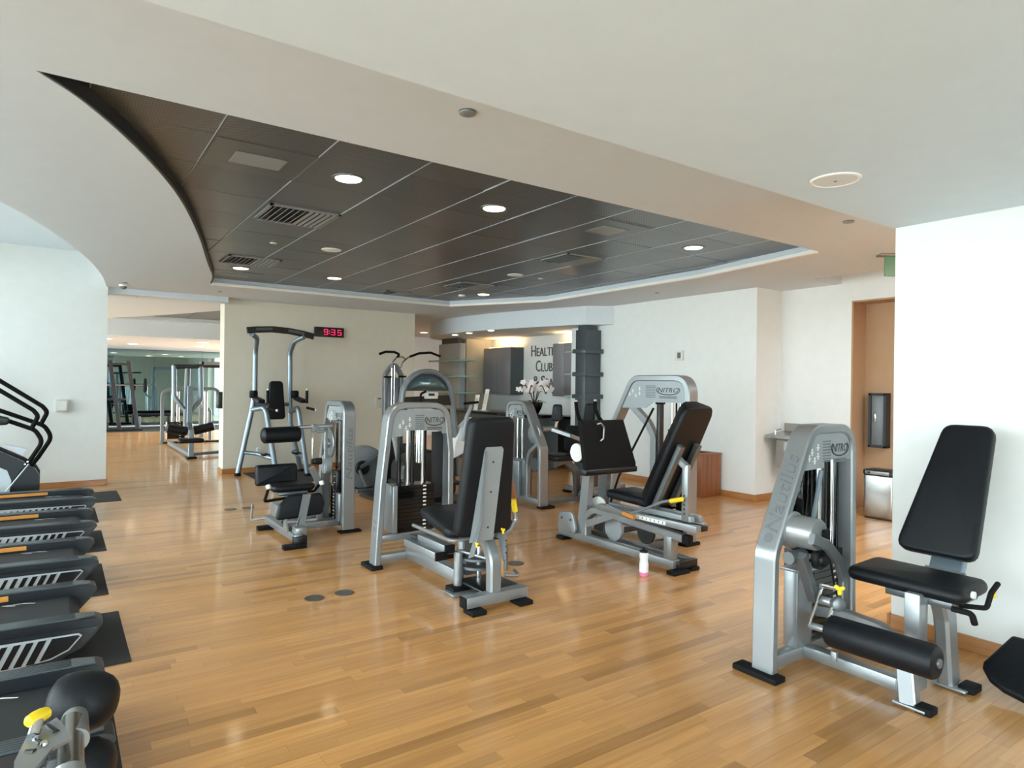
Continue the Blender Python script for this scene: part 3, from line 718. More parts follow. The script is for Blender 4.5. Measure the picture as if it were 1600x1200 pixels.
    B().rtube([(3.4, 1.94, 0.26), (3.4, 1.8, 0.28), (3.4, 1.62, 0.27), (3.38, 1.47, 0.22)], 0.055, 0.05, (1, 0, 0), bend=0.08).go('tie_bar', 'silver', t)
    B().rtube([(3.55, 1.4, 0.46), (3.60, 1.4, 0.36), (3.64, 1.395, 0.02)], 0.11, 0.07, (0, 1, 0), bend=0.12, ch=0.014).go('rear_leg', 'silver', t)
    B().box((3.58, 1.30, 0.006), (3.72, 1.45, 0.018), 0.003).go('foot_plate', 'silver', t); foot(t, (3.66, 1.31), 0.1, 0.07, 0.035)
    # seat, backrest
    B().box((3.42, 1.3, 0.44), (3.72, 1.6, 0.478), 0.006).go('seat_frame', 'silver_dark', t)
    B().pad([(0, 0), (0.33, 0), (0.33, 0.54), (0, 0.54)], (3.36, 1.235, 0.48), (1, 0, 0.03), (0, 1, 0), 0.07, 0.032, 0.06).go('seat', 'vinyl', t)
    Bo = V(3.685, 1.47, 0.61); dirv = V(0.34, -0.02, 0.64).normalized(); side = V(0, -1, 0)
    bk = B().pad([(-0.185, 0.0), (0.185, 0.0), (0.125, 0.73), (-0.11, 0.73)], Bo, side, dirv, -0.07 if False else 0.07, 0.02, 0.06).go('backrest', 'vinyl', t)
    B().tube([Bo + dirv*0.62 + side*-0.115 + V(-0.02, 0, .004), Bo + dirv*0.62 + side*0.115 + V(-0.02, 0, .004)], 0.0025, 6).go('seam', 'rubber', bk)
    B().rtube([(3.66, 1.44, 0.47), (3.72, 1.44, 0.55), (3.86, 1.44, 0.8)], 0.05, 0.15, (0, 1, 0), ch=0.006).go('back_bracket', 'blue_grey', t)
    B().tube([(3.7, 1.53, 0.545), (3.7, 1.35, 0.545)], 0.014, 10).go('hinge_pin', 'silver', t)
    # side handles at the near edge of the seat
    g = B(); g.tube([(3.5, 1.3, 0.45), (3.53, 1.2, 0.46), (3.55, 1.19, 0.53), (3.63, 1.19, 0.56)], 0.012, 10, bend=0.02); g.go('hand_grip', 'rubber', t)
    B().tube([(3.42, 1.3, 0.45), (3.42, 1.22, 0.45), (3.44, 1.215, 0.4)], 0.014, 10, bend=0.02).go('hand_grip', 'rubber', t)
    B().cyl((3.46, 1.235, 0.525), (3.46, 1.222, 0.525), 0.017, 14).go('grip_cap', 'white_plastic', t)
    B().box((3.58, 1.185, 0.5), (3.6, 1.2, 0.54), 0.003).go('adjuster_tag', 'yellow', t)
    B().tube([(3.42, 1.9, 0.62), (3.43, 1.86, 0.4), (3.46, 1.8, 0.2), (3.47, 1.72, 0.11)], 0.006, 8, bend=0.05).go('pin_lanyard', 'rubber', t)
    b = B(); b.tube([atY(1283, 735, 1.96), atY(1276, 780, 1.96), atY(1270, 812, 1.95)], 0.012, 8); b.go('drive_belt', 'blue_grey', t)
leg_extension()

# ---------------------------------------------------------------- hip adductor (centre)
def hip_machine():
    t = thing('hip_adduction_machine', 'silver seated inner thigh machine in the room centre with its backrest to the camera', 'gym machine', (2.4, 4.2, 0))
    tower(t, 'X', 4.78, 0.12, [(2.075, 0.03), (2.115, 0.65), (2.185, 1.285), (2.68, 1.285), (2.725, 0.9), (2.73, 0.03)],
          [(2.165, 1.03), (2.18, 1.15), (2.24, 1.25), (2.62, 1.25), (2.68, 1.2), (2.70, 1.05), (2.64, 1.05), (2.64, 1.075), (2.29, 1.085), (2.29, 1.04)],
          brand_seg=((2.092, 0.28), (2.15, 0.95), 1, 0.06), bend=0.15)
    foot(t, (2.06, 4.86), 0.1, 0.22, 0.03); foot(t, (2.73, 4.86), 0.1, 0.22, 0.03)
    B().box((2.1, 4.81, 0.04), (2.72, 4.87, 0.1), 0.006).go('base_rail', 'silver', t)
    B().box((2.11, 4.81, 0.2), (2.6, 4.87, 0.255), 0.006).go('stack_rail', 'silver', t)
    B().box((2.42, 4.8, 0.1), (2.5, 4.88, 0.2), 0.004).go('rail_post', 'silver_dark', t)
    B().box((2.205, 4.8, 0.26), (2.25, 4.98, 0.64), 0.008).go('stack_side_panel', 'silver', t)
    stack(t, (2.252, 4.8, 0.262), (2.58, 4.97, 0.64), 12)
    rods(t, [(2.35, 4.84), (2.485, 4.84)], 0.64, 1.1, 0.013); rods(t, [(2.3, 4.9), (2.42, 4.9), (2.53, 4.9)], 0.64, 1.1, 0.02, 'black_gloss')
    B().cyl((2.5, 4.93, 0.8), (2.5, 4.93, 1.1), 0.03, 14).go('chrome_sleeve', 'chrome', t)
    B().box((2.585, 4.86, 0.5), (2.69, 4.875, 1.06), 0.004).go('warning_panel', 'ink', t)
    B().box((2.33, 4.02, 0.05), (2.41, 4.82, 0.14), 0.006).go('main_beam', 'silver', t)
    B().box((2.36, 4.72, 0.1), (2.44, 4.82, 0.24), 0.006).go('beam_riser', 'silver_dark', t)
    B().cyl((2.335, 3.98, 0.03), (2.335, 3.98, 0.28), 0.032, 16).go('pivot_post', 'silver', t)
    B().box((2.23, 3.86, 0.0), (2.5, 4.0, 0.02), 0.004).go('foot_plate', 'silver', t); foot(t, (2.33, 3.97), 0.14, 0.12, 0.045)
    for lo, hi in (((2.16, 4.0, 0.235), (2.25, 4.5, 0.29)), ((2.235, 4.0, 0.275), (2.31, 4.42, 0.33))):
        a = B().box(lo, hi, 0.006).go('leg_arm', 'silver', t); B().box((lo[0]-.002, 3.985, lo[2]-.002), (hi[0]+.002, 4.002, hi[2]+.002), 0.003).go('end_cap', 'rubber', a)
    # seat column and rear post
    B().cyl((2.36, 3.98, 0.3), (2.36, 3.98, 0.44), 0.03, 16).go('seat_column', 'silver', t)
    B().box((2.40, 3.98, 0.1), (2.5, 4.08, 0.44), 0.006).go('seat_support', 'silver_dark', t)
    B().rtube([(2.375, 3.585, 0.09), (2.375, 3.585, 0.3), (2.375, 3.66, 0.42), (2.375, 3.86, 0.45)], 0.075, 0.085, (1, 0, 0), bend=0.14, ch=0.012).go('rear_post', 'silver', t)
    B().box((2.14, 3.53, 0.035), (2.62, 3.61, 0.105), 0.006).go('rear_crossbar', 'silver', t)
    B().box((2.128, 3.532, 0.036), (2.14, 3.608, 0.104), 0.003).go('end_cap', 'rubber', t)
    foot(t, (2.2, 3.53), 0.11, 0.12, 0.03); foot(t, (2.565, 3.53), 0.11, 0.12, 0.03)
    for k, z in enumerate((0.155, 0.215)):
        B().lathe((2.5, 3.97, z), (0, 0, 1), [(0, 0.13), (0.004, 0.14), (0.02, 0.14), (0.024, 0.13), (0.0245, 0.03)], 28).go('cable_disc', 'silver_dark', t)
    B().cyl((2.5, 3.97, 0.05), (2.5, 3.97, 0.3), 0.022, 12).go('disc_axle', 'chrome', t)
    B().box((2.35, 3.66, 0.05), (2.66, 4.02, 0.075), 0.01).go('base_tray', 'black_plastic', t)
    B().tube([(2.34, 4.0, 0.285), (2.42, 3.7, 0.275)], 0.01, 8).go('tie_rod', 'silver', t)
    B().box((2.36, 3.78, 0.38), (2.56, 3.9, 0.42), 0.006).go('pivot_block', 'black_plastic', t)
    B().tube([atY(790, 890, 3.8), atY(791, 850, 3.8)], 0.014, 12).go('right_arm_post', 'silver_dark', t)
    B().tube([(2.6, 3.78, 0.12), (2.7, 3.74, 0.11), (2.73, 3.85, 0.12)], 0.012, 8, bend=0.04).go('cable_guard', 'silver', t)
    # seat
    B().tube([(2.14, 4.3, 0.43), (2.14, 3.74, 0.43), (2.62, 3.72, 0.43), (2.62, 4.3, 0.43)], 0.013, 10, bend=0.05).go('seat_rim', 'silver', t)
    B().pad([(-0.29, 0.0), (0.27, 0.0), (0.2, 0.73), (-0.13, 0.73)], (2.39, 3.72, 0.44), (1, 0, 0), (0, 1, 0.02), 0.075, 0.03, 0.07).go('seat', 'vinyl', t)
    # backrest, seen from behind
    Bo = V(2.325, 3.70, 0.475); dv = V(0, -0.1, 0.79).normalized()
    B().pad([(-0.215, 0.0), (0.215, 0.0), (0.17, 0.79), (-0.165, 0.79)], Bo, (1, 0, 0), dv, 0.085, 0.028, 0.06).go('backrest', 'vinyl', t)
    pn = V(0, -1, -0.127).normalized()
    q = [V(-0.10, 0, 0)+Bo, ]
    def bp(x, s, o): return Bo + V(x, 0, 0) + dv*s + pn*o
    B().prism([bp(-0.12, -0.03, 0.086), bp(0.06, -0.03, 0.086), bp(0.085, 0.58, 0.086), bp(0.07, 0.6, 0.086), bp(-0.05, 0.6, 0.086), bp(-0.06, 0.58, 0.086)], pn*0.006).go('back_plate', 'plate_grey', t, smooth=0)
    B().prism([bp(-0.12, -0.14, 0.086), bp(-0.06, 0.12, 0.086), bp(-0.06, 0.58, 0.086), bp(-0.06, 0.57, 0.105), bp(-0.065, 0.12, 0.13), bp(-0.12, -0.1, 0.15)], V(0.006, 0, 0)).go('plate_flange', 'silver', t, smooth=0)
    fl = B().prism([(2.425, 3.62, 0.47), (2.425, 3.58, 0.36), (2.425, 3.55, 0.3), (2.425, 3.52, 0.32), (2.425, 3.53, 0.48)], (0.006, 0, 0)).go('adjust_plate', 'silver', t, smooth=0)
    for k in range(3): B().cyl((2.428, 3.521, 0.44-k*0.04), (2.428, 3.518, 0.44-k*0.04), 0.006, 8).go('bolt_hole', 'ink', fl)
    for s_ in (0.5, 0.3, 0.06): B().cyl(bp(0.01, s_, 0.092), bp(0.01, s_, 0.096), 0.007, 8).go('bolt', 'ink', t)
    knob(t, atY(745, 851, 3.54), r=0.012); knob(t, atY(786, 829, 3.56), r=0.014)
    P = [atY(*p, 3.68) for p in [(775, 838), (797, 829), (806, 812), (805, 797), (802, 780)]]
    B().tube(P, 0.013, 10, bend=0.03).go('side_handle', 'silver', t)
    B().tube([P[3]+V(0, 0, -.01), P[4]+V(0, 0, .0)], 0.019, 12).go('handle_grip', 'yellow', t)
    P = [atY(*p, 3.72) for p in [(803, 783), (800, 766), (797, 750)]]
    B().tube(P, [0.026, 0.024, 0.018], 10).go('thigh_pad_end', 'cherry', t)
hip_machine()

# ---------------------------------------------------------------- leg press
def leg_press():
    t = thing('leg_press_machine', 'silver leg press with black foot plate and reclined black seat', 'gym machine', (4.1, 4.0, 0))
    tower(t, 'Y', 4.74, 0.13, [(3.98, 0.03), (3.98, 1.545), (4.68, 1.545), (4.97, 1.05), (4.97, 0.03)],
          [(4.86, 1.24), (4.7, 1.49), (4.62, 1.515), (4.08, 1.515), (4.01, 1.45), (4.01, 1.31), (4.4, 1.31), (4.5, 1.25)], None, wd=0.058, bend=0.16)
    foot(t, (4.8, 3.98), 0.2, 0.1, 0.03); foot(t, (4.8, 4.97), 0.2, 0.1, 0.03)
    B().box((4.77, 4.0, 0.04), (4.83, 4.95, 0.1), 0.006).go('tower_rail', 'silver_dark', t)
    B().rtube([(4.80, 4.76, 1.3), (4.80, 4.5, 1.1), (4.80, 4.42, 0.98), (4.80, 4.42, 0.1)], 0.07, 0.06, (1, 0, 0), bend=0.14).go('inner_brace', 'silver', t)
    B().box((4.77, 4.33, 0.1), (4.83, 4.37, 1.31), 0.004).go('slide_channel', 'black_plastic', t)
    B().box((4.76, 4.32, 1.29), (4.84, 4.38, 1.32), 0.004).go('channel_stop', 'rubber', t)
    rods(t, [(4.8, 4.2), (4.8, 4.1)], 0.5, 1.33, 0.011); rods(t, [(4.8, 4.15)], 0.5, 1.33, 0.008, 'rubber')
    stack(t, (4.74, 4.02, 0.1), (4.9, 4.32, 0.5), 12, 'x')
    B().tube([(4.78, 4.42, 1.25), (4.4, 4.5, 0.6), (4.28, 4.55, 0.2)], 0.011, 8).go('drive_cable', 'rubber', t)
    # base
    B().box((3.96, 3.44, 0.035), (4.04, 4.86, 0.1), 0.006).go('base_rail', 'silver', t)
    B().box((4.16, 3.44, 0.035), (4.22, 4.86, 0.09), 0.006).go('base_rail', 'silver_dark', t)
    B().box((4.22, 4.55, 0.035), (4.77, 4.61, 0.09), 0.006).go('cross_rail', 'silver_dark', t); B().box((4.22, 3.98, 0.035), (4.77, 4.04, 0.09), 0.006).go('cross_rail', 'silver_dark', t)
    B().box((4.0, 3.41, 0.03), (4.22, 3.46, 0.09), 0.006).go('end_bar', 'black_plastic', t)
    foot(t, (4.0, 3.42), 0.18, 0.09, 0.03); foot(t, (4.18, 3.44), 0.1, 0.09, 0.03); foot(t, (3.98, 4.8), 0.12, 0.1, 0.035)
    B().pad([(0.0, 0.0), (0.28, 0.0), (0.25, 0.18), (0.06, 0.2)], (3.935, 4.57, 0.085), (0, 1, 0), (0, 0, 1), 0.03, 0.008, 0.05).go('pivot_plate', 'silver', t)
    for yy in (4.65, 4.78): B().cyl((3.934, yy, 0.21), (3.925, yy, 0.21), 0.013, 12).go('pivot_bolt', 'silver_dark', t)
    B().prism([(3.98, 4.62, 0.1), (3.98, 4.5, 0.1), (3.98, 4.44, 0.72), (3.98, 4.53, 0.72)], (0.06, 0, 0)).go('swing_post', 'silver', t, smooth=0)
    B().prism([(4.2, 4.62, 0.1), (4.2, 4.5, 0.1), (4.2, 4.44, 0.72), (4.2, 4.53, 0.72)], (0.05, 0, 0)).go('swing_post', 'silver_dark', t, smooth=0)
    B().rtube([(4.0, 4.5, 0.08), (4.0, 4.5, 0.26), (4.0, 4.38, 0.345), (4.0, 3.36, 0.29)], 0.062, 0.075, (1, 0, 0), bend=0.14, ch=0.008).go('arch_frame', 'silver', t)
    B().box((3.965, 3.3, 0.255), (4.03, 3.36, 0.32), 0.006).go('end_cap', 'rubber', t)
    B().box((3.96, 3.46, 0.1), (4.04, 3.54, 0.28), 0.006).go('near_post', 'silver', t)
    B().prism([(3.955, 4.46, 0.17), (3.955, 4.46, 0.24), (3.955, 4.16, 0.345), (3.955, 4.07, 0.33)], (0.02, 0, 0)).go('gusset', 'silver', t, smooth=0)
    B().lathe((4.08, 4.2, 0.2), (-1, 0, 0), [(0, 0.1), (0.005, 0.105), (0.035, 0.105), (0.037, 0.09), (0.03, 0.085), (0.03, 0.001)], 30).go('cable_pulley', 'plate_grey', t)
    B().lathe((4.12, 3.86, 0.22), (-1, 0, 0), [(0, 0.09), (0.03, 0.09), (0.031, 0.001)], 26).go('cable_pulley', 'black_plastic', t)
    B().lathe((3.97, 4.6, 0.84), (-1, 0, 0), [(0, 0.085), (0.02, 0.085), (0.022, 0.001)], 26).go('counter_disc', 'white_plastic', t)
    B().lathe((4.12, 4.46, 0.34), (-1, 0, 0), [(0, 0.1), (0.02, 0.1), (0.021, 0.001)], 26).go('cable_pulley', 'white_plastic', t)
    # seat track
    B().box((3.96, 3.22, 0.355), (4.02, 4.32, 0.41), 0.004).go('seat_track', 'silver', t); B().box((4.1, 3.26, 0.355), (4.15, 4.32, 0.41), 0.004).go('seat_track', 'silver', t)
    B().box((4.02, 3.22, 0.36), (4.1, 3.5, 0.4), 0.003).go('track_plate', 'black_plastic', t)
    sc_ = B(); sc_.box((3.958, 3.52, 0.365), (3.9595, 3.98, 0.395)); s0 = sc_.go('position_scale', 'white_plastic', t, smooth=0)
    n_ = B()
    for k in range(10): n_.box((3.957, 3.545+k*0.044, 0.372), (3.958, 3.552+k*0.044, 0.388))
    n_.go('scale_marks', 'ink', s0, smooth=0)
    B().box((4.0, 3.3, 0.42), (4.04, 3.85, 0.46), 0.004).go('carriage', 'plate_grey', t); B().box((4.1, 3.3, 0.42), (4.14, 3.85, 0.46), 0.004).go('carriage', 'plate_grey', t)
    B().pad([(0, 0), (0.36, 0), (0.36, 0.5), (0, 0.5)], (3.955, 3.72, 0.465), (1, 0, 0), (0, 1, 0.03), 0.075, 0.03, 0.05).go('seat', 'vinyl', t)
    # reclined backrest with bolstered sides
    d_ = V(0, -0.40, 0.78).normalized(); n3 = V(0, 0.78, 0.40).normalized(); Bo = V(4.08, 3.68, 0.50)
    sec_ = [(-0.18, 0), (0.18, 0), (0.18, 0.04), (0.09, 0.15), (-0.09, 0.15), (-0.18, 0.04)]
    vs_ = []; ks = [(0, 0.96), (0.02, 1.0), (0.5, 1.0), (0.82, 0.95), (0.87, 0.86), (0.89, 0.76)]
    for s_, k in ks:
        sub = fillet([V(a*k, q*k + (1-k)*0.05, 0) for a, q in sec_], 0.03, 3, True)
        vs_ += [Bo + V(p.x, 0, 0) + n3*p.y + d_*s_ for p in sub]
    m_ = len(sub); fs = [(i*m_+k, i*m_+(k+1) % m_, (i+1)*m_+(k+1) % m_, (i+1)*m_+k) for i in range(len(ks)-1) for k in range(m_)]
    fs += [tuple(range(m_)), tuple((len(ks)-1)*m_+k for k in range(m_))]
    bk = B().add(vs_, fs).go('backrest', 'vinyl', t, smooth=50)
    for s_ in (0.34, 0.62):
        sub = [V(-0.18, 0.042, 0), V(-0.09, 0.152, 0), V(0.09, 0.152, 0), V(0.18, 0.042, 0)]
        B().tube([Bo + V(p.x, 0, 0) + n3*p.y + d_*s_ for p in sub], 0.003, 6).go('seam', 'rubber', bk)
    B().rtube([Bo + d_*0.0 - n3*0.03 + V(-0.1, 0, 0), Bo + d_*0.58 - n3*0.03 + V(-0.1, 0, 0)], 0.05, 0.05, (1, 0, 0)).go('back_rail', 'silver_dark', t)
    B().rtube([Bo + d_*0.0 - n3*0.03 + V(0.1, 0, 0), Bo + d_*0.58 - n3*0.03 + V(0.1, 0, 0)], 0.05, 0.05, (1, 0, 0)).go('back_rail', 'silver_dark', t)
    u = B().box((3.99, 3.33, 0.42), (4.03, 3.39, 0.86), 0.006).go('recline_post', 'silver', t)
    for k in range(5): B().cyl((3.989, 3.36, 0.48+k*0.035), (3.9885, 3.36, 0.48+k*0.035), 0.009, 8).go('pin_hole', 'ink', u)
    B().rtube([(4.01, 3.36, 0.84), (4.01, 3.48, 0.92)], 0.05, 0.045, (1, 0, 0)).go('recline_link', 'silver', t)
    # levers with yellow grips
    P = [atX(*p, 3.9) for p in [(988, 801), (1005, 796), (1035, 784), (1062, 780)]]
    B().tube(P, 0.011, 10, bend=0.05).go('release_lever', 'grey_shell', t); B().tube([atX(1048, 783, 3.9), atX(1066, 780, 3.9)], 0.018, 12).go('lever_grip', 'yellow', t)
    a, c = atX(948, 788, 3.9), atX(974, 802, 3.9)
    B().tube([a, c], 0.009, 8).go('seat_lever', 'silver', t); B().tube([c, atX(991, 809, 3.9)], 0.02, 12).go('lever_grip', 'pipe_orange', t)
    # foot plate
    fp = [(3.80, 1.15), (4.33, 1.15), (4.50, 0.74), (4.50, 0.68), (3.88, 0.66)]
    pl = B().pad([(x-4.1, z-0.66) for x, z in fp], (4.1, 4.42, 0.66), (1, 0, 0), (0, 0.0, 1), 0.05, 0.012, 0.02).go('foot_plate', 'rubber', t)
    B().box((3.86, 4.36, 0.655), (4.51, 4.45, 0.71), 0.012).go('plate_lip', 'black_plastic', t)
    P = [atY(*p, 4.34) for p in [(933, 663), (939, 661), (944, 668), (943, 685), (938, 689)]]
    B().tube(P, 0.008, 8, bend=0.02).go('plate_handle', 'silver', t)
leg_press()

# ---------------------------------------------------------------- leg curl (left of centre)
def leg_curl():
    t = thing('leg_curl_machine', 'silver machine with stacked black pads and a narrow side-on tower left of centre', 'gym machine', (1.95, 6.2, 0))
    tower(t, 'Y', 2.28, 0.12, [(6.13, 0.03), (6.13, 1.255), (6.62, 1.255), (6.8, 0.7), (6.84, 0.03)],
          [(6.155, 1.1), (6.155, 1.17), (6.22, 1.225), (6.56, 1.225), (6.64, 1.1), (6.5, 1.08)], bend=0.12)
    fr = t.children[0]
    text('Nautilus', 'raised_lettering', 'emboss', fr, (2.338, 6.103, 0.77), (0, 0, 1), (-1, 0, 0), 0.062, 0.002, shear=0.2, width=0.5)
    foot(t, (2.36, 6.13), 0.22, 0.09, 0.02); foot(t, (2.34, 6.84), 0.2, 0.09, 0.03)
    B().box((2.31, 6.16, 0.04), (2.37, 6.82, 0.1), 0.006).go('tower_rail', 'silver', t)
    stack(t, (2.27, 6.26, 0.1), (2.38, 6.56, 0.44), 10, 'x')
    B().box((2.262, 6.17, 0.1), (2.31, 6.26, 0.38), 0.01).go('stack_side_panel', 'silver', t)
    rods(t, [(2.33, 6.3), (2.33, 6.42)], 0.44, 1.1, 0.013, 'black_gloss')
    B().box((2.245, 6.2, 0.4), (2.3, 6.33, 0.6), 0.012).go('pulley_housing', 'black_plastic', t)
    for k, (yy, zz) in enumerate([(6.24, 0.48), (6.29, 0.45), (6.24, 0.54)]): B().lathe((2.243, yy, zz), (-1, 0, 0), [(0, 0.014), (0.008, 0.012), (0.009, 0.001)], 10).go('bolt', 'steel', t)
    # base
    B().box((1.72, 5.78, 0.045), (1.79, 6.8, 0.115), 0.006).go('base_rail', 'silver', t)
    B().box((1.79, 6.25, 0.05), (2.3, 6.31, 0.11), 0.006).go('cross_rail', 'silver', t); B().box((1.79, 6.55, 0.05), (2.3, 6.61, 0.11), 0.006).go('cross_rail', 'silver', t)
    foot(t, (1.7, 6.66), 0.16, 0.08, 0.04); foot(t, (1.72, 5.77), 0.2, 0.08, 0.04)
    B().box((1.715, 5.76, 0.02), (1.83, 5.83, 0.1), 0.006).go('end_block', 'black_plastic', t)
    B().box((1.74, 5.8, 0.1), (1.84, 5.92, 0.17), 0.01).go('post_socket', 'silver', t)
    # shin pad on its post (seen from behind)
    B().pad([(-0.23, -0.02), (0.2, 0.0), (0.23, 0.1), (0.2, 0.2), (-0.1, 0.2), (-0.19, 0.12)], (1.85, 6.07, 0.22), (1, 0, 0), (0, 0.15, 1), 0.06, 0.02, 0.04).go('shin_pad', 'vinyl', t)
    B().prism([(1.80, 5.96, 0.14), (1.86, 5.96, 0.14), (1.94, 6.035, 0.42), (1.87, 6.035, 0.42)], (0, -0.02, 0.006)).go('pad_bracket', 'silver', t, smooth=0)
    B().prism([(1.74, 5.9, 0.1), (1.80, 5.96, 0.14), (1.87, 6.035, 0.42), (1.86, 6.0, 0.42), (1.80, 5.93, 0.24)], (0.012, 0, 0)).go('bracket_flange', 'silver', t, smooth=0)
    B().tube([(1.72, 6.0, 0.19), (1.98, 5.98, 0.19)], 0.016, 10).go('adjust_bar', 'silver', t)
    B().prism([(1.71, 6.1, 0.1), (1.71, 5.95, 0.1), (1.71, 6.02, 0.22), (1.71, 6.08, 0.22)], (0.015, 0, 0)).go('gusset', 'silver', t, smooth=0)
    # seat and lumbar pad
    B().rtube([(1.79, 6.4, 0.1), (1.79, 6.3, 0.28), (1.83, 6.28, 0.42)], 0.09, 0.06, (1, 0, 0)).go('seat_post', 'silver_dark', t)
    B().box((1.7, 6.2, 0.17), (1.9, 6.5, 0.3), 0.02).go('seat_hub', 'silver', t)
    B().pad([(-0.21, 0), (0.21, 0), (0.19, 0.32), (-0.19, 0.32)], (1.83, 6.12, 0.44), (1, 0, 0), (0, 1, 0), 0.065, 0.03, 0.1).go('seat', 'vinyl', t)
    B().box((1.69, 6.16, 0.40), (1.96, 6.4, 0.44), 0.015).go('seat_pan', 'silver_dark', t)
    B().pad([(-0.2, 0), (0.19, 0), (0.19, 0.2), (-0.2, 0.2)], (1.75, 6.5, 0.46), (1, 0, 0), (0, 0.15, 1), 0.09, 0.03, 0.03).go('lumbar_pad', 'vinyl', t)
    for x0, x1 in ((1.585, 1.58), (2.06, 2.07)):
        B().tube([(1.83, 6.3, 0.36), (x0, 6.26, 0.35), (x1, 6.1, 0.5)] if x0 < 1.8 else [(1.83, 6.4, 0.4), (x0, 6.3, 0.4), (x1, 6.12, 0.51)], 0.014, 10, bend=0.03).go('side_handle', 'rubber', t)
        B().cyl((x1-0.02, 6.1, 0.505), (x1+0.01, 6.08, 0.515), 0.022, 12, 0.004).go('handle_cap', 'white_plastic', t)
    # thigh roller on its arm
    B().lathe((1.585, 6.42, 0.95), (1, 0, 0.015), [(0, 0.03), (0.012, 0.06), (0.03, 0.077), (0.35, 0.077), (0.368, 0.06), (0.376, 0.03)], 24).go('thigh_roller', 'vinyl', t)
    B().tube([(1.94, 6.42, 1.02), (2.26, 6.36, 1.03)], 0.018, 12).go('roller_arm', 'silver', t)
    B().rtube([(2.1, 6.38, 1.03), (2.12, 6.38, 0.98), (2.2, 6.38, 0.98), (2.2, 6.38, 0.58)], 0.035, 0.03, (0, 1, 0)).go('lever_arm', 'silver', t)
    B().tube([(2.075, 6.4, 1.03), (2.075, 6.4, 0.7)], 0.008, 8).go('link_rod', 'chrome', t)
    B().box((2.06, 6.37, 0.97), (2.11, 6.42, 1.05), 0.01).go('rod_clamp', 'grey_shell', t)
    B().lathe((2.16, 6.39, 0.68), (-1, 0, 0), [(0, 0.035), (0.07, 0.035), (0.072, 0.03), (0.1, 0.026), (0.102, 0.001)], 14).go('rod_bushing', 'black_plastic', t)
    B().lathe((2.27, 6.45, 0.85), (-1, 0, 0), [(0, 0.15), (0.004, 0.155), (0.02, 0.155), (0.024, 0.15), (0.024, 0.05), (0.05, 0.045), (0.051, 0.001)], 32).go('cam_wheel', 'silver', t)
    B().lathe((2.25, 6.43, 0.64), (-1, 0, 0), [(0, 0.095), (0.05, 0.095), (0.052, 0.085), (0.053, 0.001)], 28).go('cam_wheel', 'plate_grey', t)
    B().rtube([(2.07, 6.42, 0.62), (2.13, 6.42, 0.5), (2.16, 6.42, 0.1)], 0.055, 0.045, (0, 1, 0), bend=0.12).go('swing_leg', 'silver', t)
    B().rtube([(2.22, 6.44, 0.1), (2.22, 6.44, 0.55)], 0.07, 0.05, (0, 1, 0)).go('swing_leg', 'silver_dark', t)
    # small L-shaped catch bar at the far side
    B().tube([(1.80, 6.75, 0.1), (1.62, 6.9, 0.06), (1.62, 6.9, 0.06), (1.63, 6.9, 0.22)], 0.012, 10, bend=0.02).go('step_bar', 'silver', t)
leg_curl()

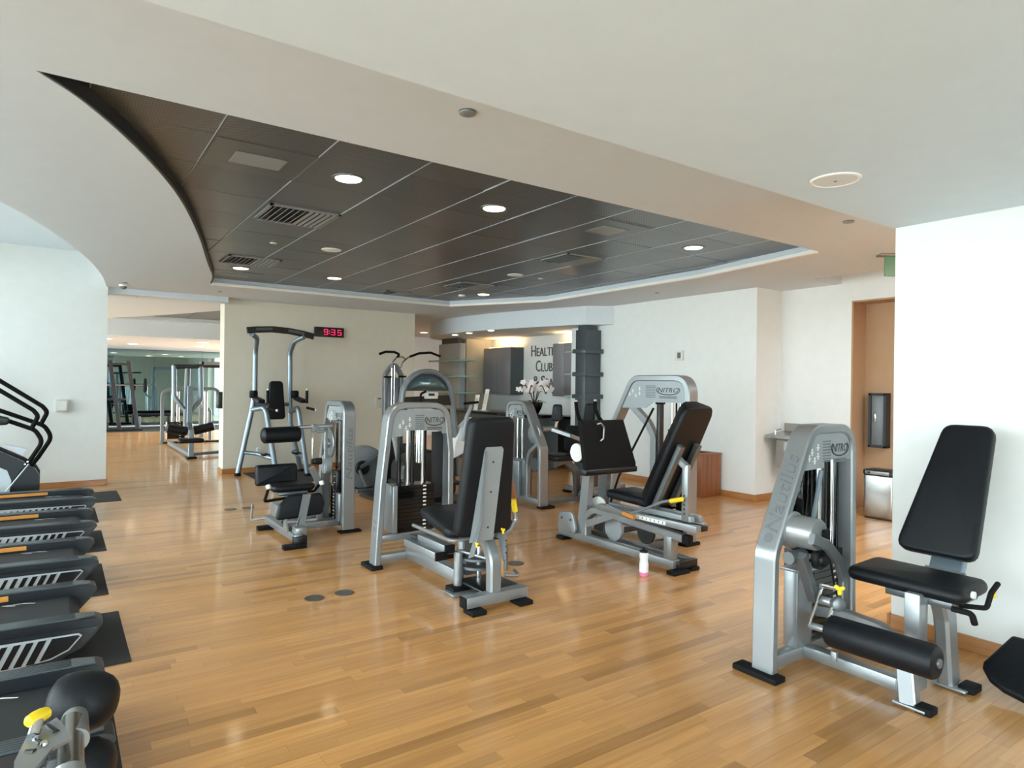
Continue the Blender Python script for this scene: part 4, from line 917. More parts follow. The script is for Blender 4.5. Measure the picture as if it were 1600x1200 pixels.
# ---------------------------------------------------------------- knee raise tower by the clock wall
def knee_tower():
    t = thing('knee_raise_tower', 'tall blue-grey tube knee raise and pull-up tower below the clock', 'gym machine', (2.8, 10.35, 0)); m = 'blue_grey'; r = 0.038
    B().tube([(2.38, 10.25, 2.17), (2.5, 10.4, 2.13), (2.52, 10.6, 1.95), (2.52, 10.6, 1.32), (2.48, 10.6, 1.02), (2.29, 10.62, 0.04)], r, 14, bend=0.22).go('upright', m, t)
    B().tube([(3.16, 10.22, 2.17), (3.07, 10.45, 2.1), (3.05, 10.6, 1.93), (3.06, 10.6, 1.22), (3.07, 10.6, 0.82), (3.26, 10.66, 0.04)], r, 14, bend=0.22).go('upright', m, t)
    P = [atY(*p, 10.25) for p in [(386, 516), (400, 515), (425, 514.5), (450, 517), (475, 522), (490, 526)]]
    br = B().rtube([p - V(0, 0, 0.0) for p in P], 0.095, 0.05, (0, 1, 0), ch=0.01).go('pull_up_bar', 'black_plastic', t)
    B().rtube([p + V(0, -0.027, 0.004) for p in P[1:3]], 0.04, 0.006, (0, 1, 0)).go('bar_inset', 'charcoal_laminate', br); B().rtube([p + V(0, -0.027, 0.004) for p in P[3:5]], 0.04, 0.006, (0, 1, 0)).go('bar_inset', 'charcoal_laminate', br)
    for a, c, d in (((2.58, 10.2, 1.07), (2.72, 10.06, 0.04), (2.48, 10.58, 1.02)), ((3.06, 10.17, 1.07), (3.18, 10.06, 0.04), (3.07, 10.58, 0.98))):
        B().tube([d, a, c], r, 14, bend=0.09).go('front_leg', m, t)
        B().lathe((c[0], c[1], 0), (0, 0, 1), [(0, 0.05), (0.03, 0.05), (0.05, 0.042)], 16).go('rubber_foot', 'rubber', t)
    for c in ((2.285, 10.62), (3.265, 10.66)): B().lathe((*c, 0), (0, 0, 1), [(0, 0.05), (0.03, 0.05), (0.05, 0.042)], 16).go('rubber_foot', 'rubber', t)
    B().tube([(2.38, 10.61, 0.36), (2.55, 10.5, 0.34), (2.68, 10.1, 0.3)], 0.03, 12, bend=0.1).go('side_brace', m, t)
    B().tube([(3.2, 10.63, 0.36), (3.08, 10.5, 0.34), (3.15, 10.1, 0.3)], 0.03, 12, bend=0.1).go('side_brace', m, t)
    for x0 in (2.56, 3.05): B().box((x0, 10.25, 0.325), (x0+0.12, 10.45, 0.35), 0.01).go('step_pad', 'rubber', t)
    B().tube([(2.52, 10.6, 1.1), (3.06, 10.6, 1.1)], 0.03, 12).go('cross_tube', m, t)
    B().pad([(-0.15, 0), (0.13, 0), (0.1, 0.6), (-0.1, 0.6)], (2.8, 10.42, 0.87), (1, 0, 0), (0, 0.12, 1), 0.07, 0.02, 0.06).go('backrest', 'vinyl', t)
    B().box((2.74, 10.48, 1.0), (2.84, 10.58, 1.2), 0.005).go('back_mount', m, t)
    for x in (2.5, 3.13):
        B().pad([(-0.055, 0), (0.055, 0), (0.055, 0.38), (-0.055, 0.38)], (x+0.02, 10.18, 1.13), (1, 0, 0), (0, 1, 0.1), 0.06, 0.02, 0.03).go('arm_pad', 'vinyl', t)
        B().lathe((x-0.01, 10.55, 1.2), (0, 0, 1), [(0, 0.05), (0.02, 0.062), (0.1, 0.062), (0.12, 0.05)], 16).go('elbow_pad', 'rubber', t)
        gx = x+0.1 if x < 2.8 else x+0.06
        B().tube([(gx, 10.15, 1.13), (gx, 10.15, 1.33)], 0.022, 12).go('hand_grip', 'rubber', t)
        B().cyl((gx, 10.15, 1.33), (gx, 10.15, 1.355), 0.017, 12, 0.004).go('grip_cap', 'white_plastic', t)
        B().tube([(gx, 10.15, 1.06), (gx+0.1, 10.05, 1.03)], 0.02, 12).go('dip_grip', 'rubber', t)
        B().cyl((gx+0.1, 10.05, 1.03), (gx+0.118, 10.032, 1.025), 0.021, 12, 0.004).go('grip_cap', 'white_plastic', t)
    tag(B().box((2.42, 9.5, 0.0), (3.3, 10.88, 0.008), 0.003).go('floor_mat', 'mat_black', smooth=0), 'black rubber mat under the knee raise tower', 'mat')
knee_tower()

# ---------------------------------------------------------------- treadmills
def treadmill(yc, xe, label, grp):
    t = thing('treadmill', label, 'treadmill', (xe-1.0, yc, 0), grp); hw = 0.385; zt = 0.245; rise = 0.018
    x0 = xe-1.75
    def rail(sg):
        yo, yi = yc+sg*hw, yc+sg*(hw-0.115)
        top = [(x0, zt+rise), (xe-0.12, zt), (xe-0.02, zt-0.004), (xe, zt-0.03)]
        b = B()
        # top deck of the rail
        prof = [(x0, 0.08), (x0, zt+rise), (xe-0.1, zt+.002), (xe-0.03, zt-0.004), (xe-0.006, zt-0.016), (xe, zt-0.036), (xe-0.035, zt-0.085), (xe-0.09, 0.1), (xe-0.2, 0.06), (xe-0.4, 0.05)]
        b.prism([(x, yi, z) for x, z in prof], (0, yo-yi, 0)); r_ = b.go('side_rail', 'tread_dark', t, smooth=30)
        c = B(); c.prism([(x0, yi+sg*0.012, zt+rise), (xe-0.1, yi+sg*0.012, zt+.002), (xe-0.035, yi+sg*0.02, zt-.003), (xe-0.035, yo-sg*0.03, zt-.003), (xe-0.1, yo-sg*0.012, zt+.002), (x0, yo-sg*0.012, zt+rise)], (0, 0, 0.006)); c.go('foot_surface', 'rail_grey', r_, smooth=0)
        g = B()
        for k in range(5):
            yy = yi+(yo-yi)*(0.2+0.15*k); g.box((xe-0.55, yy-0.003, zt+0.006), (xe-0.12, yy+0.003, zt+0.0105))
        g.go('grip_ridges', 'tread_dark', r_, smooth=0)
        return r_
    rf_, rn = rail(1), rail(-1)
    # outer skirt on the near side with slanted bars
    yo = yc-hw
    yo_i = yo-0.014
    sk = B().prism([(x0, yo-0.012, 0.03), (x0, yo-0.003, zt-0.035+rise), (xe-0.02, yo-0.003, zt-0.045), (xe-0.09, yo-0.008, 0.11), (xe-0.2, yo-0.012, 0.055), (xe-0.4, yo-0.012, 0.03)], (0, 0.02, 0)).go('side_skirt', 'tread_dark', t, smooth=0)
    yq = yo-0.016
    B().prism([(x0+0.02, yq, 0.062), (x0+0.02, yq, zt-0.055+rise), (xe-0.105, yq, zt-0.062), (xe-0.09, yq, zt-0.075), (xe-0.145, yq, 0.105), (xe-0.22, yq, 0.075), (xe-0.36, yq, 0.062)], (0, 0.008, 0)).go('silver_inlay', 'tread_silver', sk, smooth=0)
    bars = 11
    for k in range(bars):
        xk = xe-0.27-k*0.048; wk = 0.033*(1-k/(bars+1.0)); z0_, z1_ = 0.07, zt-0.068
        B().prism([(xk-0.05, yq-0.002, z0_), (xk-0.05+wk, yq-0.002, z0_), (xk+wk, yq-0.002, z1_), (xk, yq-0.002, z1_)], (0, 0.003, 0)).go('inlay_bar', 'tread_dark', sk, smooth=0)
    B().prism([(xe-0.265, yq-0.002, 0.076), (xe-0.22, yq-0.002, 0.083), (xe-0.15, yq-0.002, 0.112), (xe-0.1, yq-0.002, zt-0.076), (xe-0.11, yq-0.002, zt-0.069), (xe-0.215, yq-0.002, zt-0.067)], (0, 0.003, 0)).go('inlay_end', 'tread_dark', sk, smooth=0)
    B().prism([(x0, yc+hw, 0.03), (x0, yc+hw, zt-0.01+rise), (xe-0.06, yc+hw, zt-0.03), (xe-0.15, yc+hw, 0.1), (xe-0.4, yc+hw, 0.03)], (0, -0.03, 0)).go('side_skirt', 'tread_dark', t, smooth=0)
    # belt and deck
    B().box((x0+0.02, yc-hw+0.11, 0.16), (xe-0.12, yc+hw-0.11, 0.178), 0.004).go('deck', 'black_plastic', t)
    B().rtube([(xe-0.14, yc, 0.13), (xe-0.095, yc, 0.15), (xe-0.095, yc, 0.175), (xe-0.14, yc, 0.193), (x0+0.02, yc, 0.193+rise)], 0.006, 2*hw-0.24, (0, 1, 0), bend=0.02).go('running_belt', 'belt', t)
    # orange strip inside the far rail and a white arrow print
    B().box((x0+0.3, yc+hw-0.121, 0.213), (xe-0.42, yc+hw-0.113, 0.243), 0.002).go('orange_strip', 'orange', rf_, smooth=0)
    B().box((x0+0.3, yc-hw+0.113, 0.213), (xe-0.42, yc-hw+0.121, 0.243), 0.002).go('orange_strip', 'orange', rn, smooth=0)
    g = B()
    for k in range(3): g.prism([(xe-0.36-k*0.09, yc+hw-0.15, 0.1985), (xe-0.30-k*0.09, yc+hw-0.18, 0.1985), (xe-0.295-k*0.09, yc+hw-0.175, 0.1985), (xe-0.35-k*0.09, yc+hw-0.143, 0.1985)], (0, 0, 0.001))
    g.box((xe-0.56, yc+hw-0.152, 0.1985), (xe-0.35, yc+hw-0.147, 0.1995)); g.go('belt_arrows', 'white_plastic', t, smooth=0)
    # front end, out to the windows: motor hood, uprights, console
    B().pad([(-hw, 0), (hw, 0), (hw, 0.5), (-hw, 0.5)], (x0+0.02, yc, 0.04), (0, 1, 0), (-1, 0, 0), 0.27, 0.06, 0.12).go('motor_hood', 'tread_dark', t)
    for sg in (-1, 1):
        B().rtube([(x0-0.2, yc+sg*0.36, 0.25), (x0-0.1, yc+sg*0.36, 1.0), (x0+0.0, yc+sg*0.36, 1.15)], 0.07, 0.05, (0, 1, 0), bend=0.1).go('upright', 'rail_grey', t)
        B().tube([(x0, yc+sg*0.36, 1.08), (x0+0.45, yc+sg*0.36, 1.0)], 0.022, 10).go('handrail', 'rubber', t)
    B().box((x0-0.12, yc-0.38, 1.12), (x0+0.12, yc+0.38, 1.2), 0.03).go('console_base', 'tread_dark', t)
    B().box((-0.03, -0.3, 0), (0.03, 0.3, 0.36), 0.02, M=Matrix.Translation((x0-0.08, yc, 1.18)) @ Matrix.Rotation(radians(-25), 4, 'Y')).go('console_screen', 'black_gloss', t)
    for sx in (x0+0.05, xe-0.5):
        for sg in (-1, 1): B().cyl((sx, yc+sg*0.3, 0.005), (sx, yc+sg*0.3, 0.06), 0.03, 10).go('foot', 'rubber', t)
for yc, xe, lb in [(3.03, 0.18, 'black treadmill nearest the camera, fifth from the left wall'), (4.34, 0.205, 'black treadmill second nearest the camera'), (5.65, 0.245, 'black treadmill in the middle of the row of five'),
                   (6.99, 0.29, 'black treadmill second from the left wall end of the row'), (8.33, 0.345, 'black treadmill farthest away beside the stair climber')]:
    treadmill(yc, xe, lb, 'treadmills in a row facing the windows')
for yc, xe, lb in [(3.05, 0.215, 'black floor mat under the nearest treadmill'), (4.345, 0.33, 'black floor mat under the second nearest treadmill'), (5.65, 0.3, 'black floor mat under the middle treadmill'),
                   (6.99, 0.36, 'black floor mat under the treadmill second from the far end'), (8.33, 0.36, 'black floor mat under the farthest treadmill')]:
    tag(B().box((xe-2.4, yc-0.445, 0), (xe, yc+0.445, 0.006), 0.002).go('floor_mat', 'mat_black', smooth=0), lb, 'mat', 'treadmill floor mats')
tag(B().box((-1.7, 9.14, 0), (0.65, 9.99, 0.006), 0.002).go('floor_mat', 'mat_black', smooth=0), 'black floor mat under the stair climber', 'mat')

# ---------------------------------------------------------------- stair climber (far left edge)
def stair_climber():
    t = thing('stair_climber', 'dark stair climber with bent black handrails at the left frame edge', 'gym machine', (-0.7, 9.55, 0))
    yn, yf = 9.3, 9.8
    for yy, nm in ((yn, 'side_shell'), (yf-0.06, 'side_shell')):
        B().prism([(-1.5, yy, 0.03), (-0.17, yy, 0.03), (-0.165, yy, 0.35), (-0.2, yy, 0.42), (-0.32, yy, 0.52), (-0.7, yy, 0.74), (-1.5, yy, 1.1)], (0, 0.06, 0)).go(nm, 'tread_dark', t, smooth=20)
    B().prism([(-0.55, yn-0.004, 0.03), (-0.45, yn-0.004, 0.08), (-0.42, yn-0.004, 0.3), (-0.46, yn-0.004, 0.42), (-0.6, yn-0.004, 0.5), (-1.3, yn-0.004, 0.6), (-1.3, yn-0.004, 0.03)], (0, 0.005, 0)).go('grey_inlay', 'tread_silver', t, smooth=0)
    for k in range(6):
        B().box((-0.42-k*0.2, yn+0.06, 0.2+k*0.15), (-0.18-k*0.2, yf-0.06, 0.24+k*0.15), 0.008).go('step', 'black_plastic', t)
        B().box((-0.4-k*0.2, yn+0.06, 0.08+k*0.15), (-0.38-k*0.2, yf-0.06, 0.2+k*0.15), 0.0).go('riser', 'black_plastic', t)
    B().box((-1.5, yn+0.06, 0.03), (-0.25, yf-0.06, 0.2), 0.01).go('base', 'black_plastic', t)
    for yy, of in ((yn+0.02, V(0, 0, 0)), (yn+0.02, V(0.085, 0.12, 0.04))):
        B().tube([atY(*p, yy)+of for p in [(-60, 575), (10, 616), (52, 641), (60, 650), (48, 672)]], 0.024, 12, bend=0.09).go('upper_handrail', 'rubber', t)
        B().tube([atY(*p, yy)+of for p in [(-40, 640), (20, 660), (55, 672), (67, 690), (45, 722), (8, 768)]], 0.024, 12, bend=0.13).go('lower_handrail', 'rubber', t)
    B().tube([atY(45, 725, yn-0.035), atY(9, 768, yn-0.035)], 0.008, 8).go('rail_trim', 'tread_silver', t)
    B().pad([(0, 0), (0.5, 0.02), (0.52, 0.1), (0.3, 0.16), (0, 0.2)], (-0.95, yn-0.03, 0.92), (1, 0, 0), (0, 0, 1), 0.05, 0.02, 0.04).go('cup_tray', 'tread_dark', t)
    for q in ((43, 722), (39, 726)): B().lathe(atY(*q, yn-0.03), (0, -1, 0), [(0, 0.012), (0.01, 0.01), (0.011, 0.001)], 10).go('bolt', 'chrome', t)
    B().prism([(-0.5, yn-0.005, 0.72), (-0.28, yn-0.005, 0.66), (-0.33, yn-0.005, 0.58), (-0.36, yn-0.005, 0.62)], (0, 0.06, 0)).go('step_guard', 'tread_silver', t, smooth=0)
    B().box((-1.75, yn, 1.1), (-1.45, yf, 1.75), 0.05).go('console', 'tread_dark', t); B().box((-1.6, yn+0.1, 0.6), (-1.45, yf-0.1, 1.2), 0.02).go('console_mast', 'tread_dark', t)
stair_climber()

# ---------------------------------------------------------------- machine corner in the lower left of the frame
def roller_machine():
    t = thing('roller_pad_machine', 'silver machine arm with black roller pads and yellow pull pin at the lower left corner', 'gym machine', (0.06, 1.78, 0))
    zc = 0.6
    B().lathe(at(76, 1096, 0.6)+V(0.0, 0.0, 0), (1, -0.35, -0.1), [(0, 0.02), (0.004, 0.038), (0.014, 0.056), (0.03, 0.068), (0.055, 0.075), (0.095, 0.077), (0.12, 0.073), (0.14, 0.064), (0.155, 0.05), (0.163, 0.034), (0.166, 0.012)], 32).go('roller_pad', 'vinyl', t)
    c2 = at(140, 1190, 0.5); B().lathe(c2+V(-0.09, 0.05, -0.02), (1, -0.35, -0.1), [(0, 0.02), (0.004, 0.038), (0.014, 0.056), (0.03, 0.068), (0.05, 0.075), (0.1, 0.075), (0.125, 0.068), (0.14, 0.056), (0.15, 0.038), (0.153, 0.012)], 32).go('roller_pad', 'vinyl', t)
    B().tube([at(112, 1128, 0.62), at(110, 1225, 0.62)+V(0, 0, -0.02)], 0.026, 20).go('sleeve_tube', 'steel', t)
    B().tube([at(117, 1122, 0.61), at(118, 1158, 0.61)], 0.029, 20).go('sleeve_collar', 'silver', t)
    B().tube([at(108, 1203, 0.64), at(105, 1260, 0.60), V(0.02, 1.35, 0.3), V(0.02, 1.35, 0.03)], 0.03, 16, bend=0.08).go('upright_tube', 'silver', t)
    pl = [at(*p, 0.66) for p in [(42, 1150), (88, 1121), (98, 1130), (112, 1152), (82, 1168), (60, 1195), (20, 1235), (22, 1190)]]
    cp = B().prism(pl, (0, 0, -0.008)).go('cam_plate', 'silver', t, smooth=0)
    for q in [((74, 1135), (88, 1146)), ((54, 1156), (64, 1164)), ((40, 1176), (54, 1176)), ((76, 1184), (86, 1180))]:
        a, c = at(*q[0], 0.657), at(*q[1], 0.657); B().tube([a, c], [0.007, 0.0085], 10).go('slot', 'ink', cp)
    for q in ((56, 1155), (69, 1163)): B().lathe(at(*q, 0.662), (0, 0, 1), [(0, 0.008), (0.006, 0.007)], 10).go('bolt', 'chrome', cp)
    P = [at(40, 1130, 0.69), at(60, 1120, 0.69), at(78, 1111, 0.69)]
    B().lathe(P[0], P[2]-P[0], [(0, 0.006), (0.006, 0.013), (0.02, 0.016), ((P[2]-P[0]).length-0.02, 0.016), ((P[2]-P[0]).length-0.006, 0.013), ((P[2]-P[0]).length, 0.006)], 14).go('pin_handle', 'yellow', t)
    B().tube([at(60, 1120, 0.69), at(52, 1150, 0.665)], 0.013, 12).go('pull_pin', 'chrome', t)
    B().tube([(0.02, 1.2, 0.03), (0.02, 1.95, 0.03)], 0.035, 12).go('base_tube', 'silver', t)
    B().tube([(-0.3, 1.35, 0.03), (0.3, 1.35, 0.03)], 0.03, 12).go('base_tube', 'silver', t)
roller_machine()

# ---------------------------------------------------------------- arm machine with slanted tower, behind the leg press
def arm_machine():
    t = thing('arm_curl_machine', 'silver machine with slanted tower left of the leg press', 'gym machine', (5.0, 6.45, 0))
    tower(t, 'Y', 4.66, 0.13, [(6.1, 0.03), (6.105, 0.71), (6.42, 1.24), (6.78, 1.24), (6.8, 0.03)],
          [(6.42, 1.05), (6.47, 1.18), (6.5, 1.21), (6.7, 1.21), (6.77, 1.15), (6.77, 1.09), (6.66, 1.09), (6.6, 1.05)], bend=0.13)
    foot(t, (4.76, 6.08), 0.2, 0.1, 0.03); foot(t, (4.72, 6.8), 0.2, 0.1, 0.03)
    B().box((4.69, 6.12, 0.04), (4.75, 6.78, 0.1), 0.006).go('base_rail', 'silver', t)
    B().rtube([(4.72, 6.18, 0.76), (4.72, 6.35, 0.64), (4.72, 6.4, 0.5), (4.72, 6.4, 0.1)], 0.05, 0.06, (1, 0, 0), bend=0.12).go('inner_brace', 'silver', t)
    B().box((4.7, 6.44, 0.1), (4.82, 6.72, 0.55), 0.008).go('stack_shroud', 'silver_dark', t)
    B().box((4.66, 6.5, 0.08), (4.7, 6.72, 0.52), 0.006).go('stack_side_panel', 'silver', t)
    rods(t, [(4.72, 6.62), (4.72, 6.52)], 0.52, 1.09, 0.012); rods(t, [(4.74, 6.57)], 0.52, 1.09, 0.02, 'black_gloss')
    B().lathe((4.75, 6.28, 0.87), (-1, 0, 0), [(0, 0.12), (0.03, 0.12), (0.034, 0.11), (0.034, 0.04), (0.05, 0.035), (0.051, 0.001)], 28).go('cam_wheel', 'silver', t)
    B().lathe((4.75, 6.27, 0.5), (-1, 0, 0), [(0, 0.08), (0.03, 0.08), (0.031, 0.001)], 24).go('cable_pulley', 'silver_dark', t)
    B().cyl((4.95, 6.2, 0.93), (4.78, 6.2, 0.93), 0.032, 16).go('arm_axle', 'silver', t)
    B().rtube([(4.92, 6.2, 0.93), (5.05, 6.0, 0.86), (5.2, 5.95, 0.8)], 0.06, 0.05, (0, 0, 1), bend=0.08).go('lever_arm', 'silver', t)
    B().pad([(-0.07, 0), (0.07, 0), (0.055, 0.2), (-0.055, 0.2)], (4.95, 6.12, 1.03), (0.6, -0.8, 0), (0.05, 0, 1), 0.05, 0.018, 0.03).go('arm_pad', 'vinyl', t)
    B().tube([(4.95, 6.15, 0.95), (4.98, 6.15, 1.06)], 0.018, 10).go('pad_post', 'chrome', t)
    B().rtube([(4.9, 6.15, 0.5), (5.1, 6.15, 0.55), (5.28, 6.15, 0.4), (5.35, 6.2, 0.1)], 0.08, 0.06, (0, 1, 0), bend=0.12).go('seat_frame', 'silver_dark', t)
    B().pad([(-0.17, -0.17), (0.17, -0.17), (0.17, 0.17), (-0.17, 0.17)], (5.05, 6.2, 0.55), (1, 0, 0), (0, 1, 0), 0.07, 0.025, 0.08).go('seat', 'vinyl', t)
    B().pad([(-0.16, 0), (0.16, 0), (0.14, 0.32), (-0.14, 0.32)], (5.3, 6.2, 0.64), (0, -1, 0), (0.1, 0, 1), 0.07, 0.025, 0.06).go('chest_pad', 'vinyl', t)
    B().box((4.75, 6.15, 0.03), (5.5, 6.22, 0.09), 0.006).go('cross_rail', 'silver_dark', t)
    B().tube([(5.32, 6.12, 0.1), (5.42, 6.0, 0.42)], 0.04, 12).go('seat_strut', 'black_plastic', t)
    foot(t, (5.48, 6.2), 0.09, 0.22, 0.03)
arm_machine()
def press_machine():
    t = thing('shoulder_press_machine', 'black padded machine with upright hand grips behind the leg press foot plate', 'gym machine', (6.05, 6.62, 0))
    B().box((5.7, 6.56, 0.03), (6.55, 6.63, 0.09), 0.006).go('base_rail', 'silver', t); B().box((5.72, 6.3, 0.03), (5.8, 6.9, 0.09), 0.006).go('base_rail', 'silver', t)
    for c in ((5.76, 6.32), (5.76, 6.88), (6.52, 6.6)): foot(t, c, 0.1, 0.1, 0.03)
    B().rtube([(6.0, 6.6, 0.08), (6.0, 6.6, 0.6), (6.04, 6.6, 1.1)], 0.08, 0.06, (0, 1, 0)).go('mast', 'silver_dark', t)
    q = atX(911, 690, 5.85)
    B().pad([(-0.09, 0), (0.09, 0), (0.07, 0.5), (-0.07, 0.5)], (5.9, q.y-0.03, 0.72), (0.6, -0.8, 0), (0.08, -0.05, 1), 0.07, 0.02, 0.04).go('backrest', 'vinyl', t)
    B().pad([(-0.18, -0.18), (0.18, -0.18), (0.18, 0.18), (-0.18, 0.18)], (5.78, 6.6, 0.45), (1, 0, 0), (0, 1, 0), 0.07, 0.025, 0.08).go('seat', 'vinyl', t)
    for q in ([(900, 628), (901, 640), (905, 655)], [(930, 627), (930, 639), (936, 653)]):
        P = [atX(*p, 5.85) for p in q]; B().tube(P + [P[-1]+V(0.15, 0.02, -0.12)], 0.026, 12, bend=0.05).go('hand_grip', 'rubber', t)
        B().cyl(P[0], P[0]+V(0, 0, 0.025), 0.02, 10, 0.004).go('grip_cap', 'white_plastic', t)
    B().tube([(5.98, 6.35, 0.95), (6.05, 6.6, 0.95), (5.98, 6.85, 0.95)], 0.025, 12, bend=0.06).go('press_yoke', 'silver', t)
press_machine()

# ---------------------------------------------------------------- lat pulldown by the clock wall
def lat_machine(ox=0.0):
    t = thing('lat_pulldown_machine', 'grey lat pulldown tower with a wide black curved bar against the clock wall', 'gym machine', (4.45, 9.9, 0)); Y = 9.8
    tl = B(); tl.rtube([(4.34, Y, 0.03), (4.34, Y, 1.6), (4.49, Y, 1.8), (4.62, Y, 1.6), (4.62, Y, 0.03)], 0.06, 0.1, (0, 1, 0), bend=0.09, ch=0.01); tl.go('tower_frame', 'grey_shell', t)
    B().box((4.37, Y-0.01, 0.1), (4.59, Y+0.05, 1.55), 0.01).go('tower_panel', 'blue_grey', t)
    B().box((4.3, Y-0.09, 1.545), (4.42, Y-0.03, 1.575), 0.006).go('bolt_block', 'rubber', t); B().box((4.56, Y-0.09, 1.555), (4.68, Y-0.03, 1.585), 0.006).go('bolt_block', 'rubber', t)
    rods(t, [(4.43, Y-0.06), (4.47, Y-0.07)], 0.3, 1.75, 0.012); B().tube([(4.45, Y-0.07, 0.5), (4.45, Y-0.07, 1.8)], 0.006, 8).go('cable', 'rubber', t)
    stack(t, (4.38, Y-0.1, 0.08), (4.58, Y-0.02, 0.6), 12)
    L_ = [atY(*p, Y-0.12) for p in [(592.7, 553), (603, 549.5), (616, 550), (624, 553.5), (621, 558)]]; R_ = [atY(*p, Y-0.12) for p in [(640, 557.5), (655, 552), (673, 551), (688, 557)]]
    B().tube(L_, 0.02, 10, bend=0.04).go('bar_grip', 'rubber', t); B().tube(R_, 0.02, 10, bend=0.08).go('bar_grip', 'rubber', t)
    B().tube([atY(*p, Y-0.12) for p in [(621, 558), (630, 557.5), (632, 561), (641, 557.5)]], 0.013, 10, bend=0.02).go('bar', 'steel', t)
    B().tube([atY(*p, Y-0.1) for p in [(621, 557), (614, 565), (612, 575)]], 0.013, 8, bend=0.03).go('bar_arm', 'steel', t); B().tube([atY(*p, Y-0.1) for p in [(640, 557), (629, 566), (626, 575)]], 0.013, 8, bend=0.03).go('bar_arm', 'steel', t)
    B().box((4.25, Y-0.15, 0), (4.71, Y+0.1, 0.05), 0.01).go('base', 'grey_shell', t)
    B().box((4.42, Y-1.0, 0.03), (4.54, Y-0.1, 0.09), 0.006).go('base_rail', 'grey_shell', t); B().box((4.43, Y-0.7, 0.09), (4.53, Y-0.6, 0.45), 0.006).go('seat_post', 'grey_shell', t)
    B().pad([(-0.17, -0.2), (0.17, -0.2), (0.17, 0.2), (-0.17, 0.2)], (4.48, Y-0.65, 0.45), (1, 0, 0), (0, 1, 0), 0.07, 0.025, 0.08).go('seat', 'vinyl', t)
lat_machine()

# ---------------------------------------------------------------- arched cross trainer behind the hip machine
def arch_trainer():
    t = thing('arched_cross_trainer', 'grey cross trainer with a large domed arch console behind the centre machine', 'gym machine', (3.75, 7.3, 0)); Y = 7.0; c = (3.65, 1.28); r = 0.335
    P = [V(3.30, Y, 1.12)] + arc(c, r, pi*0.97, pi*0.08, 16, 'xz', Y) + [V(4.04, Y+0.05, 1.1), V(4.12, Y+0.1, 0.7), V(4.16, Y+0.15, 0.3)]
    B().rtube(P, 0.05, 0.09, (0, 1, 0), ch=0.02).go('arch_frame', 'grey_shell', t)
    dp = arc((0, 0), r-0.03, pi*0.9, pi*0.1, 16, 'xz', 0)
    B().pad([(p.x, p.z) for p in reversed(dp)], (c[0], Y+0.03, c[1]), (1, 0, 0), (0, 0, 1), 0.03, 0.008, 0.01, dome=0.05).go('dome_panel', 'dome_glass', t, smooth=60)
    B().prism([V(3.36, Y+0.01, 1.2), V(3.36, Y+0.01, 1.3), V(3.95, Y+0.01, 1.32), V(3.98, Y+0.01, 1.2)], (0, 0.06, 0)).go('console_lower', 'black_plastic', t, smooth=0)
    B().box((3.6, Y-0.03, 1.28), (3.78, Y-0.01, 1.36), 0.006).go('console_screen', 'white_plastic', t); B().box((3.65, Y-0.034, 1.315), (3.73, Y-0.03, 1.345), 0).go('display', 'ink', t, smooth=0)
    B().tube([(3.53, Y-0.06, 1.22), (3.53, Y-0.06, 1.34), (3.6, Y-0.06, 1.37)], 0.014, 8, bend=0.03).go('centre_grip', 'rubber', t)
    sp = [atY(*p, Y) for p in [(736, 652), (722, 668), (712, 692), (709, 716), (724, 708), (738, 690), (748, 668), (757, 655)]]
    B().prism(sp, (0, 0.12, 0)).go('side_shell', 'bottle_white', t, smooth=0)
    B().pad([(0, 0), (0.75, 0), (0.7, 0.5), (0.3, 0.62), (0, 0.45)], (3.35, Y+0.4, 0.06), (1, 0, 0), (0, 0, 1), 0.4, 0.06, 0.12).go('drive_housing', 'black_plastic', t)
    B().tube([(3.25, Y-0.05, 1.05), (3.2, Y-0.05, 0.95), (3.22, Y-0.05, 0.75), (3.3, Y-0.05, 0.35)], [0.05, 0.06, 0.03, 0.025], 12).go('swing_arm', 'plate_grey', t)
    B().tube([(4.25, Y-0.05, 1.2), (4.2, Y, 1.05), (4.15, Y, 0.75)], 0.025, 10, bend=0.05).go('swing_arm', 'plate_grey', t)
    B().box((3.3, Y-0.25, 0.25), (3.55, Y+0.35, 0.3), 0.02).go('foot_pedal', 'black_plastic', t); B().box((3.75, Y-0.25, 0.25), (4.0, Y+0.35, 0.3), 0.02).go('foot_pedal', 'black_plastic', t)
    B().box((3.2, Y-0.2, 0.0), (4.2, Y+1.0, 0.06), 0.02).go('base', 'black_plastic', t)
    B().tube([(4.1, Y-0.1, 1.22), (4.28, Y-0.15, 1.24)], 0.016, 10).go('side_grip', 'rubber', t)
arch_trainer()
